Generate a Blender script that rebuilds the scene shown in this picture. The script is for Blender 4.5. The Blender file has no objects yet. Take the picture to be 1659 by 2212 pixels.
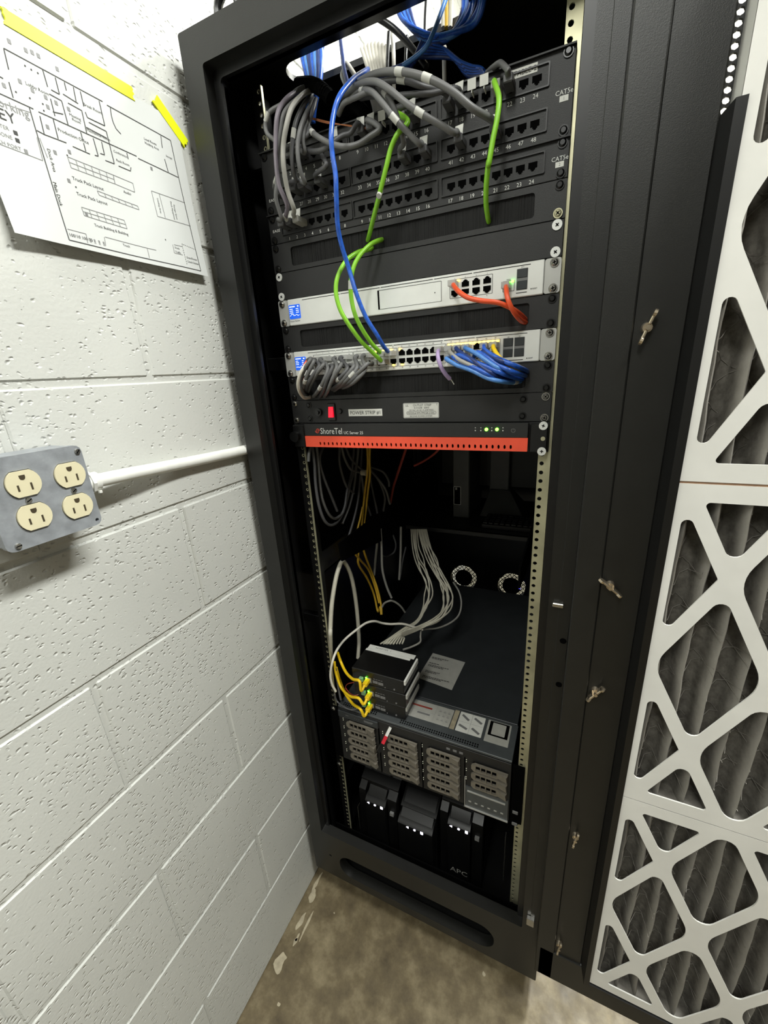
import bpy, bmesh, math, random
from mathutils import Vector, Matrix
from mathutils.geometry import tessellate_polygon

random.seed(7)
SC = bpy.context.scene
COL = SC.collection
Z0 = 1.769                      # the script is written with z = 0 at the top rack unit; the floor lies at -Z0

# ---------------------------------------------------------------- camera
CAM_R = [Vector((0.907153, 0.416743, -0.058304)), Vector((0.084579, -0.316300, -0.944881)), Vector((-0.412214, 0.852220, -0.322180))]
CAM_C = Vector((0.280531, -0.688656, -0.357806))
CAM_F = 883.778                 # focal length in pixels of the 1659 x 2212 frame
cd = bpy.data.cameras.new('camera'); cam = bpy.data.objects.new('camera', cd); COL.objects.link(cam)
cd.sensor_fit = 'VERTICAL'; cd.sensor_height = 24.0; cd.lens = CAM_F / 2212 * 24.0; cd.clip_start = 0.01
cam.matrix_world = Matrix((
    (CAM_R[0].x, -CAM_R[1].x, -CAM_R[2].x, CAM_C.x),
    (CAM_R[0].y, -CAM_R[1].y, -CAM_R[2].y, CAM_C.y),
    (CAM_R[0].z, -CAM_R[1].z, -CAM_R[2].z, CAM_C.z + Z0),
    (0, 0, 0, 1)))
SC.camera = cam

# ---------------------------------------------------------------- world, ceiling lamps, exposure
w = bpy.data.worlds.new('world'); SC.world = w; w.use_nodes = True
w.node_tree.nodes['Background'].inputs[0].default_value = (0.9, 0.92, 1.0, 1)
w.node_tree.nodes['Background'].inputs[1].default_value = 0.02
def area(name, loc, sx, sy, power, color=(0.985, 1.0, 0.95)):
    l = bpy.data.lights.new(name, 'AREA'); l.shape = 'RECTANGLE'; l.size = sx; l.size_y = sy; l.energy = power; l.color = color
    o = bpy.data.objects.new(name, l); COL.objects.link(o); o.location = (loc[0], loc[1], loc[2] + Z0)
    return o
area('ceiling_lamp', (1.20, -0.20, 1.24), 0.28, 1.20, 67)          # 4-ft fluorescent fixture over the open door
area('ceiling_lamp', (0.10, -1.90, 1.24), 0.28, 1.20, 22)         # the next fixture of the row, behind the camera
area('ceiling_lamp', (0.75, 1.25, 1.24), 0.28, 0.90, 55)          # fixture behind the cabinet
vs = SC.view_settings
vs.view_transform = 'Standard'; vs.look = 'None'; vs.exposure = 0.72; vs.gamma = 1.0; vs.use_curve_mapping = False

# ---------------------------------------------------------------- helpers
def at(px, py, y):
    d = CAM_R[0] * ((px - 829.5) / CAM_F) + CAM_R[1] * ((py - 1106) / CAM_F) + CAM_R[2]
    return CAM_C + d * ((y - CAM_C.y) / d.y)
def atx(px, py, x):
    d = CAM_R[0] * ((px - 829.5) / CAM_F) + CAM_R[1] * ((py - 1106) / CAM_F) + CAM_R[2]
    return CAM_C + d * ((x - CAM_C.x) / d.x)
def ZP(ox, oy, s, pts):          # readings taken from an enlargement, with their depth
    return [at(ox + a / s, oy + b / s, y) for a, b, y in pts]

def lin(c):
    return tuple((v / 12.92 if v <= 0.04045 else ((v + 0.055) / 1.055) ** 2.4) for v in [q / 255 for q in c]) + (1,)
MATS = {}
def mat(name, rgb, rough=0.5, metal=0.0, var=0.12, scale=40.0, bump=0.0, bscale=400.0, emit=None, estr=1.0, trans=0.0, coat=0.0, spec=0.5):
    m = bpy.data.materials.new(name); m.use_nodes = True
    nt = m.node_tree; b = nt.nodes['Principled BSDF']
    c = lin(rgb)
    n = nt.nodes.new('ShaderNodeTexNoise'); n.inputs['Scale'].default_value = scale; n.inputs['Detail'].default_value = 3
    geo = nt.nodes.new('ShaderNodeNewGeometry'); nt.links.new(geo.outputs['Position'], n.inputs['Vector'])
    r = nt.nodes.new('ShaderNodeValToRGB')
    r.color_ramp.elements[0].position = 0.3; r.color_ramp.elements[1].position = 0.7
    r.color_ramp.elements[0].color = tuple(v * (1 - var) for v in c[:3]) + (1,)
    r.color_ramp.elements[1].color = tuple(min(1, v * (1 + var)) for v in c[:3]) + (1,)
    nt.links.new(n.outputs['Fac'], r.inputs['Fac']); nt.links.new(r.outputs['Color'], b.inputs['Base Color'])
    b.inputs['Roughness'].default_value = rough; b.inputs['Metallic'].default_value = metal
    b.inputs['Specular IOR Level'].default_value = spec
    if trans: b.inputs['Transmission Weight'].default_value = trans; b.inputs['IOR'].default_value = 1.3
    if coat: b.inputs['Coat Weight'].default_value = coat
    if bump:
        n2 = nt.nodes.new('ShaderNodeTexNoise'); n2.inputs['Scale'].default_value = bscale; n2.inputs['Detail'].default_value = 4
        nt.links.new(geo.outputs['Position'], n2.inputs['Vector'])
        bp = nt.nodes.new('ShaderNodeBump'); bp.inputs['Strength'].default_value = bump; bp.inputs['Distance'].default_value = 0.001
        nt.links.new(n2.outputs['Fac'], bp.inputs['Height']); nt.links.new(bp.outputs['Normal'], b.inputs['Normal'])
    if emit: b.inputs['Emission Color'].default_value = lin(emit); b.inputs['Emission Strength'].default_value = estr
    MATS[name] = m
    return m

class MB:
    def __init__(s): s.v = []; s.f = []
    def add(s, vs, fs):
        k = len(s.v); s.v += [Vector(p) for p in vs]; s.f += [[k + i for i in f] for f in fs]; return s
    def box(s, x0, x1, y0, y1, z0, z1):
        v = [(x, y, z) for x in (x0, x1) for y in (y0, y1) for z in (z0, z1)]
        return s.add(v, [(0, 1, 3, 2), (4, 6, 7, 5), (0, 4, 5, 1), (2, 3, 7, 6), (0, 2, 6, 4), (1, 5, 7, 3)])
    def cbox(s, x0, x1, y0, y1, z0, z1, c=0.002):
        lo = (min(x0, x1), min(y0, y1), min(z0, z1)); hi = (max(x0, x1), max(y0, y1), max(z0, z1))
        idx = {}; v = []; f = []
        for sx in (0, 1):
            for sy in (0, 1):
                for sz in (0, 1):
                    sg = (sx, sy, sz)
                    for a in range(3):
                        p = []
                        for k in range(3):
                            e = hi[k] if sg[k] else lo[k]
                            if k != a: e += -c if sg[k] else c
                            p.append(e)
                        idx[sg + (a,)] = len(v); v.append(p)
        for a in range(3):
            b, d = [(1, 2), (0, 2), (0, 1)][a]
            for sa in (0, 1):
                q = []
                for sb, sd in ((0, 0), (1, 0), (1, 1), (0, 1)):
                    sg = [0, 0, 0]; sg[a] = sa; sg[b] = sb; sg[d] = sd; q.append(idx[tuple(sg) + (a,)])
                f.append(q)
        for a, b, d in ((0, 1, 2), (0, 2, 1), (1, 2, 0)):
            for sa in (0, 1):
                for sb in (0, 1):
                    g0 = [0, 0, 0]; g0[a] = sa; g0[b] = sb; g1 = list(g0); g1[d] = 1
                    f.append([idx[tuple(g0) + (a,)], idx[tuple(g0) + (b,)], idx[tuple(g1) + (b,)], idx[tuple(g1) + (a,)]])
        for sx in (0, 1):
            for sy in (0, 1):
                for sz in (0, 1): f.append([idx[(sx, sy, sz, a)] for a in range(3)])
        return s.add(v, f)
    def ring(s, p, t, r, n, up=None):
        t = Vector(t).normalized(); u = up if up else (Vector((0, 0, 1)) if abs(t.z) < 0.9 else Vector((1, 0, 0)))
        a = t.cross(u).normalized(); b = a.cross(t)
        return [Vector(p) + a * (r * math.cos(2 * math.pi * i / n)) + b * (r * math.sin(2 * math.pi * i / n)) for i in range(n)]
    def cyl(s, p0, p1, r, n=12, r1=None, cap=True):
        p0 = Vector(p0); p1 = Vector(p1); t = p1 - p0
        v = s.ring(p0, t, r, n) + s.ring(p1, t, r if r1 is None else r1, n)
        f = [(i, (i + 1) % n, n + (i + 1) % n, n + i) for i in range(n)]
        if cap: f += [list(range(n))[::-1], list(range(n, 2 * n))]
        return s.add(v, f)
    def tube(s, pts, r, n=7, closed=False):
        v = []; f = []; up = None; m = len(pts)
        for i, p in enumerate(pts):
            if closed: t = pts[(i + 1) % m] - pts[i - 1]
            else: t = pts[min(i + 1, m - 1)] - pts[max(i - 1, 0)]
            if t.length < 1e-9: t = Vector((0, 0, 1))
            t.normalize()
            if up is None: up = Vector((0, 0, 1)) if abs(t.z) < 0.9 else Vector((1, 0, 0))
            a = t.cross(up)
            if a.length < 1e-6: a = t.orthogonal()
            a.normalize(); b = a.cross(t); up = b
            rr = r(i / (m - 1)) if callable(r) else r
            v += [p + a * (rr * math.cos(2 * math.pi * k / n)) + b * (rr * math.sin(2 * math.pi * k / n)) for k in range(n)]
        for i in range(m if closed else m - 1):
            j = (i + 1) % m
            f += [(i * n + k, i * n + (k + 1) % n, j * n + (k + 1) % n, j * n + k) for k in range(n)]
        if not closed: f += [list(range(n))[::-1], list(range((m - 1) * n, m * n))]
        return s.add(v, f)
    def plate(s, loops, fm, w0, w1):        # loops: outer then holes, 2-D; fm(u, v, w) -> xyz
        tris = tessellate_polygon([[Vector((u, v, 0)) for u, v in l] for l in loops])
        flat = [p for l in loops for p in l]; n = len(flat)
        v = [fm(u, q, w0) for u, q in flat] + [fm(u, q, w1) for u, q in flat]
        f = [list(t) for t in tris] + [[n + i for i in t][::-1] for t in tris]
        k = 0
        for l in loops:
            m = len(l); f += [(k + i, k + (i + 1) % m, n + k + (i + 1) % m, n + k + i) for i in range(m)]; k += m
        return s.add(v, f)
    def holes(s, us, vs_, r, fm, w0, w1, n=8):   # strip of cells, each with a round hole; us, vs_ are cell borders
        for i in range(len(us) - 1):
            for j in range(len(vs_) - 1):
                a, b, c, d = us[i], us[i + 1], vs_[j], vs_[j + 1]; cu, cv = (a + b) / 2, (c + d) / 2
                sq = [(b, cv), (b, d), (cu, d), (a, d), (a, cv), (a, c), (cu, c), (b, c)]
                hp = [(cu + r * math.cos(k * math.pi / 4), cv + r * math.sin(k * math.pi / 4)) for k in range(8)]
                v = [fm(p[0], p[1], w0) for p in sq + hp] + [fm(p[0], p[1], w1) for p in hp]
                f = [(k, (k + 1) % 8, 8 + (k + 1) % 8, 8 + k) for k in range(8)] + [(8 + k, 8 + (k + 1) % 8, 16 + (k + 1) % 8, 16 + k) for k in range(8)]
                s.add(v, f)
        return s
    def text(s, txt, size, fm, u, v, align='C', sx=1.0):
        vv, ff = textmesh(txt)
        us = [p[0] for p in vv] or [0]
        wd = max(us) - min(us); off = {'C': min(us) + wd / 2, 'L': min(us), 'R': max(us)}[align]
        return s.add([fm(u + (p[0] - off) * size * sx, v + (p[1] - 0.36) * size, 0) for p in vv], ff)
    def mesh(s, name, matl, smooth=35):
        me = bpy.data.meshes.new(name); me.from_pydata([tuple(p) for p in s.v], [], s.f)
        bm = bmesh.new(); bm.from_mesh(me); bmesh.ops.recalc_face_normals(bm, faces=bm.faces[:]); bm.to_mesh(me); bm.free()
        if smooth:
            me.polygons.foreach_set('use_smooth', [True] * len(me.polygons)); me.set_sharp_from_angle(angle=math.radians(smooth))
        me.materials.append(MATS[matl]); return me
TXT = {}
def textmesh(t):
    if t not in TXT:
        c = bpy.data.curves.new('t', 'FONT'); c.body = t; c.resolution_u = 2
        o = bpy.data.objects.new('t', c); COL.objects.link(o)
        me = o.to_mesh(); TXT[t] = ([tuple(p.co[:2]) for p in me.vertices], [list(p.vertices) for p in me.polygons])
        o.to_mesh_clear(); bpy.data.objects.remove(o); bpy.data.curves.remove(c)
    return TXT[t]
def rrect(u0, u1, v0, v1, r, n=4):
    out = []
    for cu, cv, a0 in ((u1 - r, v0 + r, -90), (u1 - r, v1 - r, 0), (u0 + r, v1 - r, 90), (u0 + r, v0 + r, 180)):
        for k in range(n + 1):
            a = math.radians(a0 + 90 * k / n); out.append((cu + r * math.cos(a), cv + r * math.sin(a)))
    return out
def circ(cu, cv, r, n=16): return [(cu + r * math.cos(2 * math.pi * k / n), cv + r * math.sin(2 * math.pi * k / n)) for k in range(n)]
def FY(u, v, w): return Vector((u, w, v))                 # plate facing -y: u = x, v = z, w = y
def FX(u, v, w): return Vector((w, u, v))                 # plate facing +x: u = y, v = z
def FZ(u, v, w): return Vector((u, v, w))

ORG = {}
def reg(o, org): ORG[o.name] = Vector(org)
def thing(name, label, cat, base, group=None, kind=None):
    o = bpy.data.objects.new(name, None); COL.objects.link(o); o.empty_display_size = 0.02
    o.location = base; reg(o, base)
    if kind: o['kind'] = kind
    else: o['label'] = label; o['category'] = cat
    if group: o['group'] = group
    return o
def put(name, me, pos, parent=None, rot=None):            # an object from (shared) mesh data at a place
    o = bpy.data.objects.new(name, me); COL.objects.link(o)
    o.location = Vector(pos) - (ORG[parent.name] if parent else Vector((0, 0, 0)))
    if rot: o.rotation_euler = rot
    if parent: o.parent = parent
    reg(o, pos); return o
def obj(name, mb, matl, parent=None, smooth=35, label=None, kind=None):
    lo = Vector([min(p[k] for p in mb.v) for k in range(3)]); hi = Vector([max(p[k] for p in mb.v) for k in range(3)])
    org = (lo + hi) / 2
    if parent is None: org.z = lo.z
    mb.v = [p - org for p in mb.v]
    o = put(name, mb.mesh(name, matl, smooth), org, parent)
    if label: o['label'] = label
    if kind: o['kind'] = kind
    return o
def solo(name, mb, matl, label, cat, group=None, smooth=35):
    o = obj(name, mb, matl, None, smooth); o['label'] = label; o['category'] = cat
    if group: o['group'] = group
    return o
def spline(pts, seg=6):
    P = [Vector(p) for p in pts]
    if len(P) < 3: return P
    out = []; Q = [2 * P[0] - P[1]] + P + [2 * P[-1] - P[-2]]
    for i in range(1, len(Q) - 2):
        a, b, c, d = Q[i - 1:i + 3]
        for k in range(seg):
            t = k / seg
            out.append(0.5 * ((2 * b) + (c - a) * t + (2 * a - 5 * b + 4 * c - d) * t * t + (3 * b - a - 3 * c + d) * t ** 3))
    out.append(P[-1]); return out
# ---------------------------------------------------------------- materials
mat('black_steel', (27, 27, 25), 0.40, 0.0, 0.10, 30, 0.12, 900)
mat('black_satin', (15, 15, 15), 0.38, 0.0, 0.10, 30)
mat('black_plate', (33, 33, 33), 0.5, 0.0, 0.08, 25, 0.2, 1200)
mat('black_plastic', (17, 17, 17), 0.3, 0.0, 0.1, 60)
mat('panel_black', (25, 25, 25), 0.5, 0.0, 0.08, 25, 0.2, 1200)
mat('void_black', (4, 4, 4), 0.9, 0.0, 0.1, 60, spec=0.05)
mat('ups_black', (16, 16, 16), 0.35, 0.0, 0.1, 60, spec=0.3)
mat('case_grey', (84, 84, 82), 0.5, 0.0, 0.08, 30)
mat('band_grey', (196, 196, 190), 0.6, 0.0, 0.05, 60)
mat('dark_grey', (30, 30, 30), 0.5, 0.0, 0.1, 60)
mat('bristle', (12, 12, 12), 0.8, 0.0, 0.3, 300)
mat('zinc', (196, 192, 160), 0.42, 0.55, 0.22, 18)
mat('galvanised', (142, 146, 151), 0.45, 0.15, 0.2, 60, 0.2, 300)
mat('steel', (190, 188, 182), 0.25, 0.95, 0.1, 60)
mat('brass_steel', (206, 192, 170), 0.25, 0.9, 0.1, 60)
mat('silver_paint', (236, 237, 233), 0.42, 0.25, 0.03, 30)
mat('ear_silver', (196, 196, 192), 0.4, 0.35, 0.03, 30)
mat('orange_red', (246, 88, 60), 0.5, 0.0, 0.05, 30)
mat('white_print', (228, 228, 224), 0.6, 0.0, 0.04, 90)
mat('grey_print', (120, 120, 120), 0.6, 0.0, 0.04, 90)
mat('dark_print', (40, 40, 40), 0.6, 0.0, 0.04, 90)
mat('plan_ink', (58, 58, 58), 0.8, 0.0, 0.04, 90)
mat('red_print', (236, 84, 64), 0.5)
mat('paper', (200, 202, 200), 0.75, 0.0, 0.02, 12, 0.15, 30)
mat('label_white', (226, 226, 220), 0.6, 0.0, 0.04, 60)
mat('label_grey', (176, 175, 168), 0.55, 0.0, 0.06, 60)
mat('tape_yellow', (236, 246, 20), 0.45, 0.0, 0.05, 40)
mat('ivory', (214, 206, 174), 0.35, 0.0, 0.03, 30)
mat('slot_dark', (60, 50, 30), 0.7)
mat('grey_cable', (106, 106, 106), 0.45, 0.0, 0.08, 30)
mat('light_grey_cable', (156, 154, 148), 0.45, 0.0, 0.06, 30)
mat('mauve_grey_cable', (126, 118, 128), 0.45, 0.0, 0.06, 30)
mat('dark_grey_cable', (84, 84, 86), 0.45, 0.0, 0.08, 30)
mat('blue_cable', (42, 92, 190), 0.3, 0.0, 0.25, 160)
mat('sky_cable', (84, 138, 210), 0.3, 0.0, 0.15, 120)
mat('navy_cable', (30, 52, 110), 0.4, 0.0, 0.2, 120)
mat('green_cable', (132, 196, 48), 0.4, 0.0, 0.08, 60)
mat('orange_cable', (232, 88, 48), 0.4, 0.0, 0.06, 60)
mat('yellow_cable', (244, 204, 30), 0.4, 0.0, 0.06, 60)
mat('mustard_cable', (214, 172, 50), 0.45, 0.0, 0.08, 60)
mat('white_cable', (222, 218, 206), 0.45, 0.0, 0.05, 60)
mat('cream_cable', (196, 192, 176), 0.45, 0.0, 0.08, 60)
mat('lilac_cable', (182, 160, 204), 0.45, 0.0, 0.06, 60)
mat('maroon_cable', (150, 62, 52), 0.45, 0.0, 0.08, 60)
mat('copper', (196, 130, 90), 0.4, 0.5)
mat('clear_plug', (214, 214, 210), 0.15, 0.0, 0.05, 60, trans=0.35)
mat('green_plastic', (130, 168, 128), 0.5)
mat('led_green', (90, 255, 40), 0.4, emit=(90, 255, 40), estr=14)
mat('led_white', (240, 236, 255), 0.4, emit=(236, 230, 255), estr=5)
mat('drive_led', (220, 220, 200), 0.4, emit=(230, 230, 200), estr=0.5)
mat('led_amber', (255, 210, 80), 0.4, emit=(255, 204, 70), estr=5)
mat('led_blue', (70, 60, 255), 0.4, emit=(60, 50, 255), estr=30)
mat('rocker_red', (255, 30, 60), 0.3, emit=(255, 20, 50), estr=0.55)
mat('red_plastic', (206, 44, 58), 0.4)
mat('screen_blue', (30, 90, 210), 0.25, emit=(30, 92, 215), estr=0.4)
mat('screen_white', (235, 240, 255), 0.3, emit=(235, 240, 255), estr=0.9)
mat('carrier', (124, 118, 107), 0.45, 0.15, 0.1, 80)
mat('server_grey', (92, 96, 98), 0.45, 0.4, 0.08, 60)
mat('cover_dark', (58, 61, 63), 0.42, 0.3, 0.1, 20)
mat('filter_card', (226, 225, 220), 0.7, 0.0, 0.05, 14, 0.15, 60)
mat('card_edge', (150, 118, 92), 0.8, 0.0, 0.2, 90)
mat('filter_wire', (150, 146, 138), 0.5, 0.4)
mat('concrete_stain', (168, 158, 134), 0.7, 0.0, 0.2, 60)
mat('white_plain', (186, 182, 166), 0.8, 0.0, 0.03, 3)
mat('far_wall', (140, 138, 132), 0.8, 0.0, 0.03, 3)
mat('ceiling_white', (190, 188, 182), 0.85, 0.0, 0.03, 4)

def wall_mat():
    m = bpy.data.materials.new('painted_block'); m.use_nodes = True; nt = m.node_tree; b = nt.nodes['Principled BSDF']
    L = nt.links.new; geo = nt.nodes.new('ShaderNodeNewGeometry')
    def noise(sc, det, rough=0.5):
        n = nt.nodes.new('ShaderNodeTexNoise'); n.inputs['Scale'].default_value = sc; n.inputs['Detail'].default_value = det
        n.inputs['Roughness'].default_value = rough; L(geo.outputs['Position'], n.inputs['Vector']); return n
    def ramp(a, c0, bpos, c1):
        r = nt.nodes.new('ShaderNodeValToRGB'); e = r.color_ramp.elements
        e[0].position = a; e[0].color = c0; e[1].position = bpos; e[1].color = c1; return r
    big = noise(3, 2); r0 = ramp(0.3, lin((192, 193, 188)), 0.7, lin((202, 203, 198))); L(big.outputs['Fac'], r0.inputs['Fac']); L(r0.outputs['Color'], b.inputs['Base Color'])
    b.inputs['Roughness'].default_value = 0.5
    wv = noise(70, 2); ad = nt.nodes.new('ShaderNodeVectorMath'); ad.operation = 'MULTIPLY_ADD'; ad.inputs[1].default_value = (0.010, 0.010, 0.010)
    L(wv.outputs['Color'], ad.inputs[0]); L(geo.outputs['Position'], ad.inputs[2])
    st = nt.nodes.new('ShaderNodeVectorMath'); st.operation = 'MULTIPLY'; st.inputs[1].default_value = (1.0, 0.62, 1.0); L(ad.outputs[0], st.inputs[0])
    vo = nt.nodes.new('ShaderNodeTexVoronoi'); vo.inputs['Scale'].default_value = 185; L(st.outputs[0], vo.inputs['Vector'])
    r1 = ramp(0.10, (0, 0, 0, 1), 0.40, (1, 1, 1, 1)); L(vo.outputs['Distance'], r1.inputs['Fac'])
    sp = nt.nodes.new('ShaderNodeSeparateColor'); L(vo.outputs['Color'], sp.inputs[0])
    msk = noise(8, 1.5); ms = nt.nodes.new('ShaderNodeMath'); ms.operation = 'MULTIPLY_ADD'; ms.inputs[1].default_value = 1.6; ms.inputs[2].default_value = -0.22; L(msk.outputs['Fac'], ms.inputs[0])
    gt = nt.nodes.new('ShaderNodeMath'); gt.operation = 'GREATER_THAN'; L(sp.outputs[0], gt.inputs[0]); L(ms.outputs[0], gt.inputs[1])
    mx = nt.nodes.new('ShaderNodeMath'); mx.operation = 'MAXIMUM'; L(r1.outputs['Color'], mx.inputs[0]); L(gt.outputs[0], mx.inputs[1])
    fine = noise(260, 2); fm = nt.nodes.new('ShaderNodeMath'); fm.operation = 'MULTIPLY_ADD'; fm.inputs[1].default_value = 0.22
    L(fine.outputs['Fac'], fm.inputs[0]); L(mx.outputs[0], fm.inputs[2])
    bp = nt.nodes.new('ShaderNodeBump'); bp.inputs['Strength'].default_value = 0.8; bp.inputs['Distance'].default_value = 0.0016
    L(fm.outputs[0], bp.inputs['Height']); L(bp.outputs['Normal'], b.inputs['Normal']); MATS['painted_block'] = m
wall_mat()
def floor_mat():
    m = bpy.data.materials.new('stained_concrete'); m.use_nodes = True; nt = m.node_tree; b = nt.nodes['Principled BSDF']
    L = nt.links.new; geo = nt.nodes.new('ShaderNodeNewGeometry')
    n = nt.nodes.new('ShaderNodeTexNoise'); n.inputs['Scale'].default_value = 13; n.inputs['Detail'].default_value = 8; n.inputs['Roughness'].default_value = 0.66
    L(geo.outputs['Position'], n.inputs['Vector'])
    r = nt.nodes.new('ShaderNodeValToRGB'); e = r.color_ramp.elements
    e[0].position = 0.3; e[0].color = lin((72, 62, 44)); e[1].position = 0.74; e[1].color = lin((146, 134, 106))
    k = e.new(0.5); k.color = lin((104, 92, 68))
    L(n.outputs['Fac'], r.inputs['Fac']); L(r.outputs['Color'], b.inputs['Base Color'])
    n2 = nt.nodes.new('ShaderNodeTexNoise'); n2.inputs['Scale'].default_value = 30; n2.inputs['Detail'].default_value = 5; L(geo.outputs['Position'], n2.inputs['Vector'])
    r2 = nt.nodes.new('ShaderNodeMapRange'); r2.inputs[3].default_value = 0.35; r2.inputs[4].default_value = 0.7; L(n2.outputs['Fac'], r2.inputs[0]); L(r2.outputs[0], b.inputs['Roughness'])
    bp = nt.nodes.new('ShaderNodeBump'); bp.inputs['Strength'].default_value = 0.25; bp.inputs['Distance'].default_value = 0.002
    L(n2.outputs['Fac'], bp.inputs['Height']); L(bp.outputs['Normal'], b.inputs['Normal']); MATS['stained_concrete'] = m
floor_mat()
def media_mat():
    m = bpy.data.materials.new('lit_pleat_media'); m.use_nodes = True; nt = m.node_tree; b = nt.nodes['Principled BSDF']
    L = nt.links.new; geo = nt.nodes.new('ShaderNodeNewGeometry')
    n = nt.nodes.new('ShaderNodeTexNoise'); n.inputs['Scale'].default_value = 70; n.inputs['Detail'].default_value = 6; n.inputs['Roughness'].default_value = 0.7; L(geo.outputs['Position'], n.inputs['Vector'])
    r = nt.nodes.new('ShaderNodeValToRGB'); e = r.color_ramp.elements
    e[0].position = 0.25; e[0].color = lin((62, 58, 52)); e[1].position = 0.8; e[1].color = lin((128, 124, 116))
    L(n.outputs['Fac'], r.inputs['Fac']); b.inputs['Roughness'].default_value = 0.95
    sep = nt.nodes.new('ShaderNodeSeparateXYZ'); L(geo.outputs['Position'], sep.inputs[0])          # light on the pleats painted in: crests paler, valleys darker
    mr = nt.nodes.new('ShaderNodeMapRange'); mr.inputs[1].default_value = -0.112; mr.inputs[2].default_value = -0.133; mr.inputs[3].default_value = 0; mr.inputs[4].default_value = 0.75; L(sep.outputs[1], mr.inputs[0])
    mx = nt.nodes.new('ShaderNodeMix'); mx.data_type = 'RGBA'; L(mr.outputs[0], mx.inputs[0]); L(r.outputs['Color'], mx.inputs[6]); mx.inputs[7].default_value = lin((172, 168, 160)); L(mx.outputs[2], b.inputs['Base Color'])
    bp = nt.nodes.new('ShaderNodeBump'); bp.inputs['Strength'].default_value = 0.6; bp.inputs['Distance'].default_value = 0.002
    L(n.outputs['Fac'], bp.inputs['Height']); L(bp.outputs['Normal'], b.inputs['Normal']); MATS['lit_pleat_media'] = m
media_mat()

# ---------------------------------------------------------------- the room
CEIL = -0.347 + 8 * 0.2032
YB, YF, XR = 1.75, -4.6, 3.4
fl = obj('floor', MB().box(-0.42, XR, YF, YB, -Z0 - 0.05, -Z0), 'stained_concrete', kind='structure')
obj('ceiling', MB().box(-0.42, XR, YF, YB, CEIL, CEIL + 0.05), 'ceiling_white', kind='structure')
obj('wall_back', MB().box(-0.42, XR, YB, YB + 0.1, -Z0, CEIL), 'white_plain', kind='structure')
obj('wall_front', MB().box(-0.42, XR, YF - 0.1, YF, -Z0, CEIL), 'far_wall', kind='structure')
obj('wall_right', MB().box(XR, XR + 0.1, YF, YB, -Z0, CEIL), 'far_wall', kind='structure')
wl = obj('wall_left', MB().box(-0.46, -0.3228, YF, YB, -Z0, CEIL), 'painted_block', kind='structure')
BH, BL, J = 0.2032, 0.4064, 0.0085
def block_mesh(L_, key):
    m = MB(); m.cbox(-0.06, 0.0, -L_ / 2, L_ / 2, -(BH - J) / 2, (BH - J) / 2, 0.0022)
    return m.mesh('concrete_block', 'painted_block', 0)
full = block_mesh(BL - J, 0); CUT = {}
for k in range(-8, 7):
    zt = -0.347 - k * BH; off = -0.237 if k % 2 else -0.440
    y = off - 11 * BL
    while y < YB - 0.02:
        a, b = max(y, YF), min(y + BL, YB)
        if b - a > 0.05:
            if b - a > BL - 0.001: me = full
            else:
                key = round(b - a, 4)
                if key not in CUT: CUT[key] = block_mesh(b - a - J, key)
                me = CUT[key]
            put('concrete_block', me, (-0.32 + random.uniform(-0.0006, 0.0004), (a + b) / 2, zt - BH / 2), wl)
        y += BL
# dried paint spots on the floor along the wall
for px, py, rx, ry in ((675, 1935, 0.009, 0.016), (685, 1905, 0.004, 0.026), (650, 1990, 0.006, 0.020), (662, 2000, 0.003, 0.034), (605, 2080, 0.012, 0.024), (640, 2030, 0.004, 0.012), (602, 2170, 0.004, 0.004), (1045, 2104, 0.004, 0.004), (640, 2030, 0.003, 0.003), (722, 1972, 0.002, 0.002)):
    d = CAM_R[0] * ((px - 829.5) / CAM_F) + CAM_R[1] * ((py - 1106) / CAM_F) + CAM_R[2]; c = CAM_C + d * ((-Z0 - CAM_C.z) / d.z)
    ph = [random.uniform(0, 6.28) for _ in range(3)]
    lp = [(c.x + rx * math.cos(a) * (1 + 0.25 * math.sin(3 * a + ph[0]) + 0.15 * math.sin(5 * a + ph[1])), c.y + ry * math.sin(a) * (1 + 0.25 * math.sin(2 * a + ph[2]))) for a in [2 * math.pi * i / 20 for i in range(20)]]
    obj('paint_spot', MB().plate([lp], FZ, -Z0 - 0.001, -Z0 + 0.0006), 'concrete_stain', fl)

# ---------------------------------------------------------------- the cabinet
FYF = -0.083                                       # plane of the cabinet's front face
ZB = -1.700                                        # underside of the cabinet
cab = thing('server_cabinet', 'tall black steel rack cabinet standing open against the white block wall', 'cabinet', (0, 0.38, -Z0))
m = MB()
m.plate([rrect(-0.300, 0.300, ZB, 0.128, 0.003, 2), rrect(-0.262, 0.262, -1.532, 0.084, 0.004, 2), rrect(-0.214, 0.204, -1.672, -1.594, 0.036, 8), circ(-0.243, -1.618, 0.004, 8)], FY, FYF, FYF + 0.024)
obj('front_frame', m, 'black_steel', cab)
obj('slot_backing', MB().box(-0.25, 0.25, FYF + 0.05, FYF + 0.053, -1.69, -1.56), 'void_black', cab)
m = MB(); m.plate([rrect(-0.2965, 0.2965, -1.60, 0.12, 0.003, 2), rrect(-0.2495, 0.2495, -1.548, 0.0725, 0.006, 3)], FY, -0.0575, -0.050)
m.plate([rrect(-0.2625, 0.2625, -1.556, 0.0855, 0.004, 2), rrect(-0.2495, 0.2495, -1.548, 0.0725, 0.006, 3)], FY, -0.064, -0.050)
obj('inner_frame', m, 'black_satin', cab)
obj('stile_fold', MB().cbox(0.2775, 0.2945, FYF - 0.0015, FYF + 0.002, -1.53, 0.10, 0.0007), 'black_steel', cab)
for s in (-1, 1):
    obj('side_panel', MB().box(s * 0.2965, s * 0.300, -0.058, 0.86, ZB, 0.124), 'black_satin', cab)
m = MB(); m.plate([rrect(-0.2965, 0.2965, -0.058, 0.86, 0.003, 2), rrect(-0.207, 0.095, 0.031, 0.0935, 0.029, 6)], FZ, 0.118, 0.127)
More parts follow.
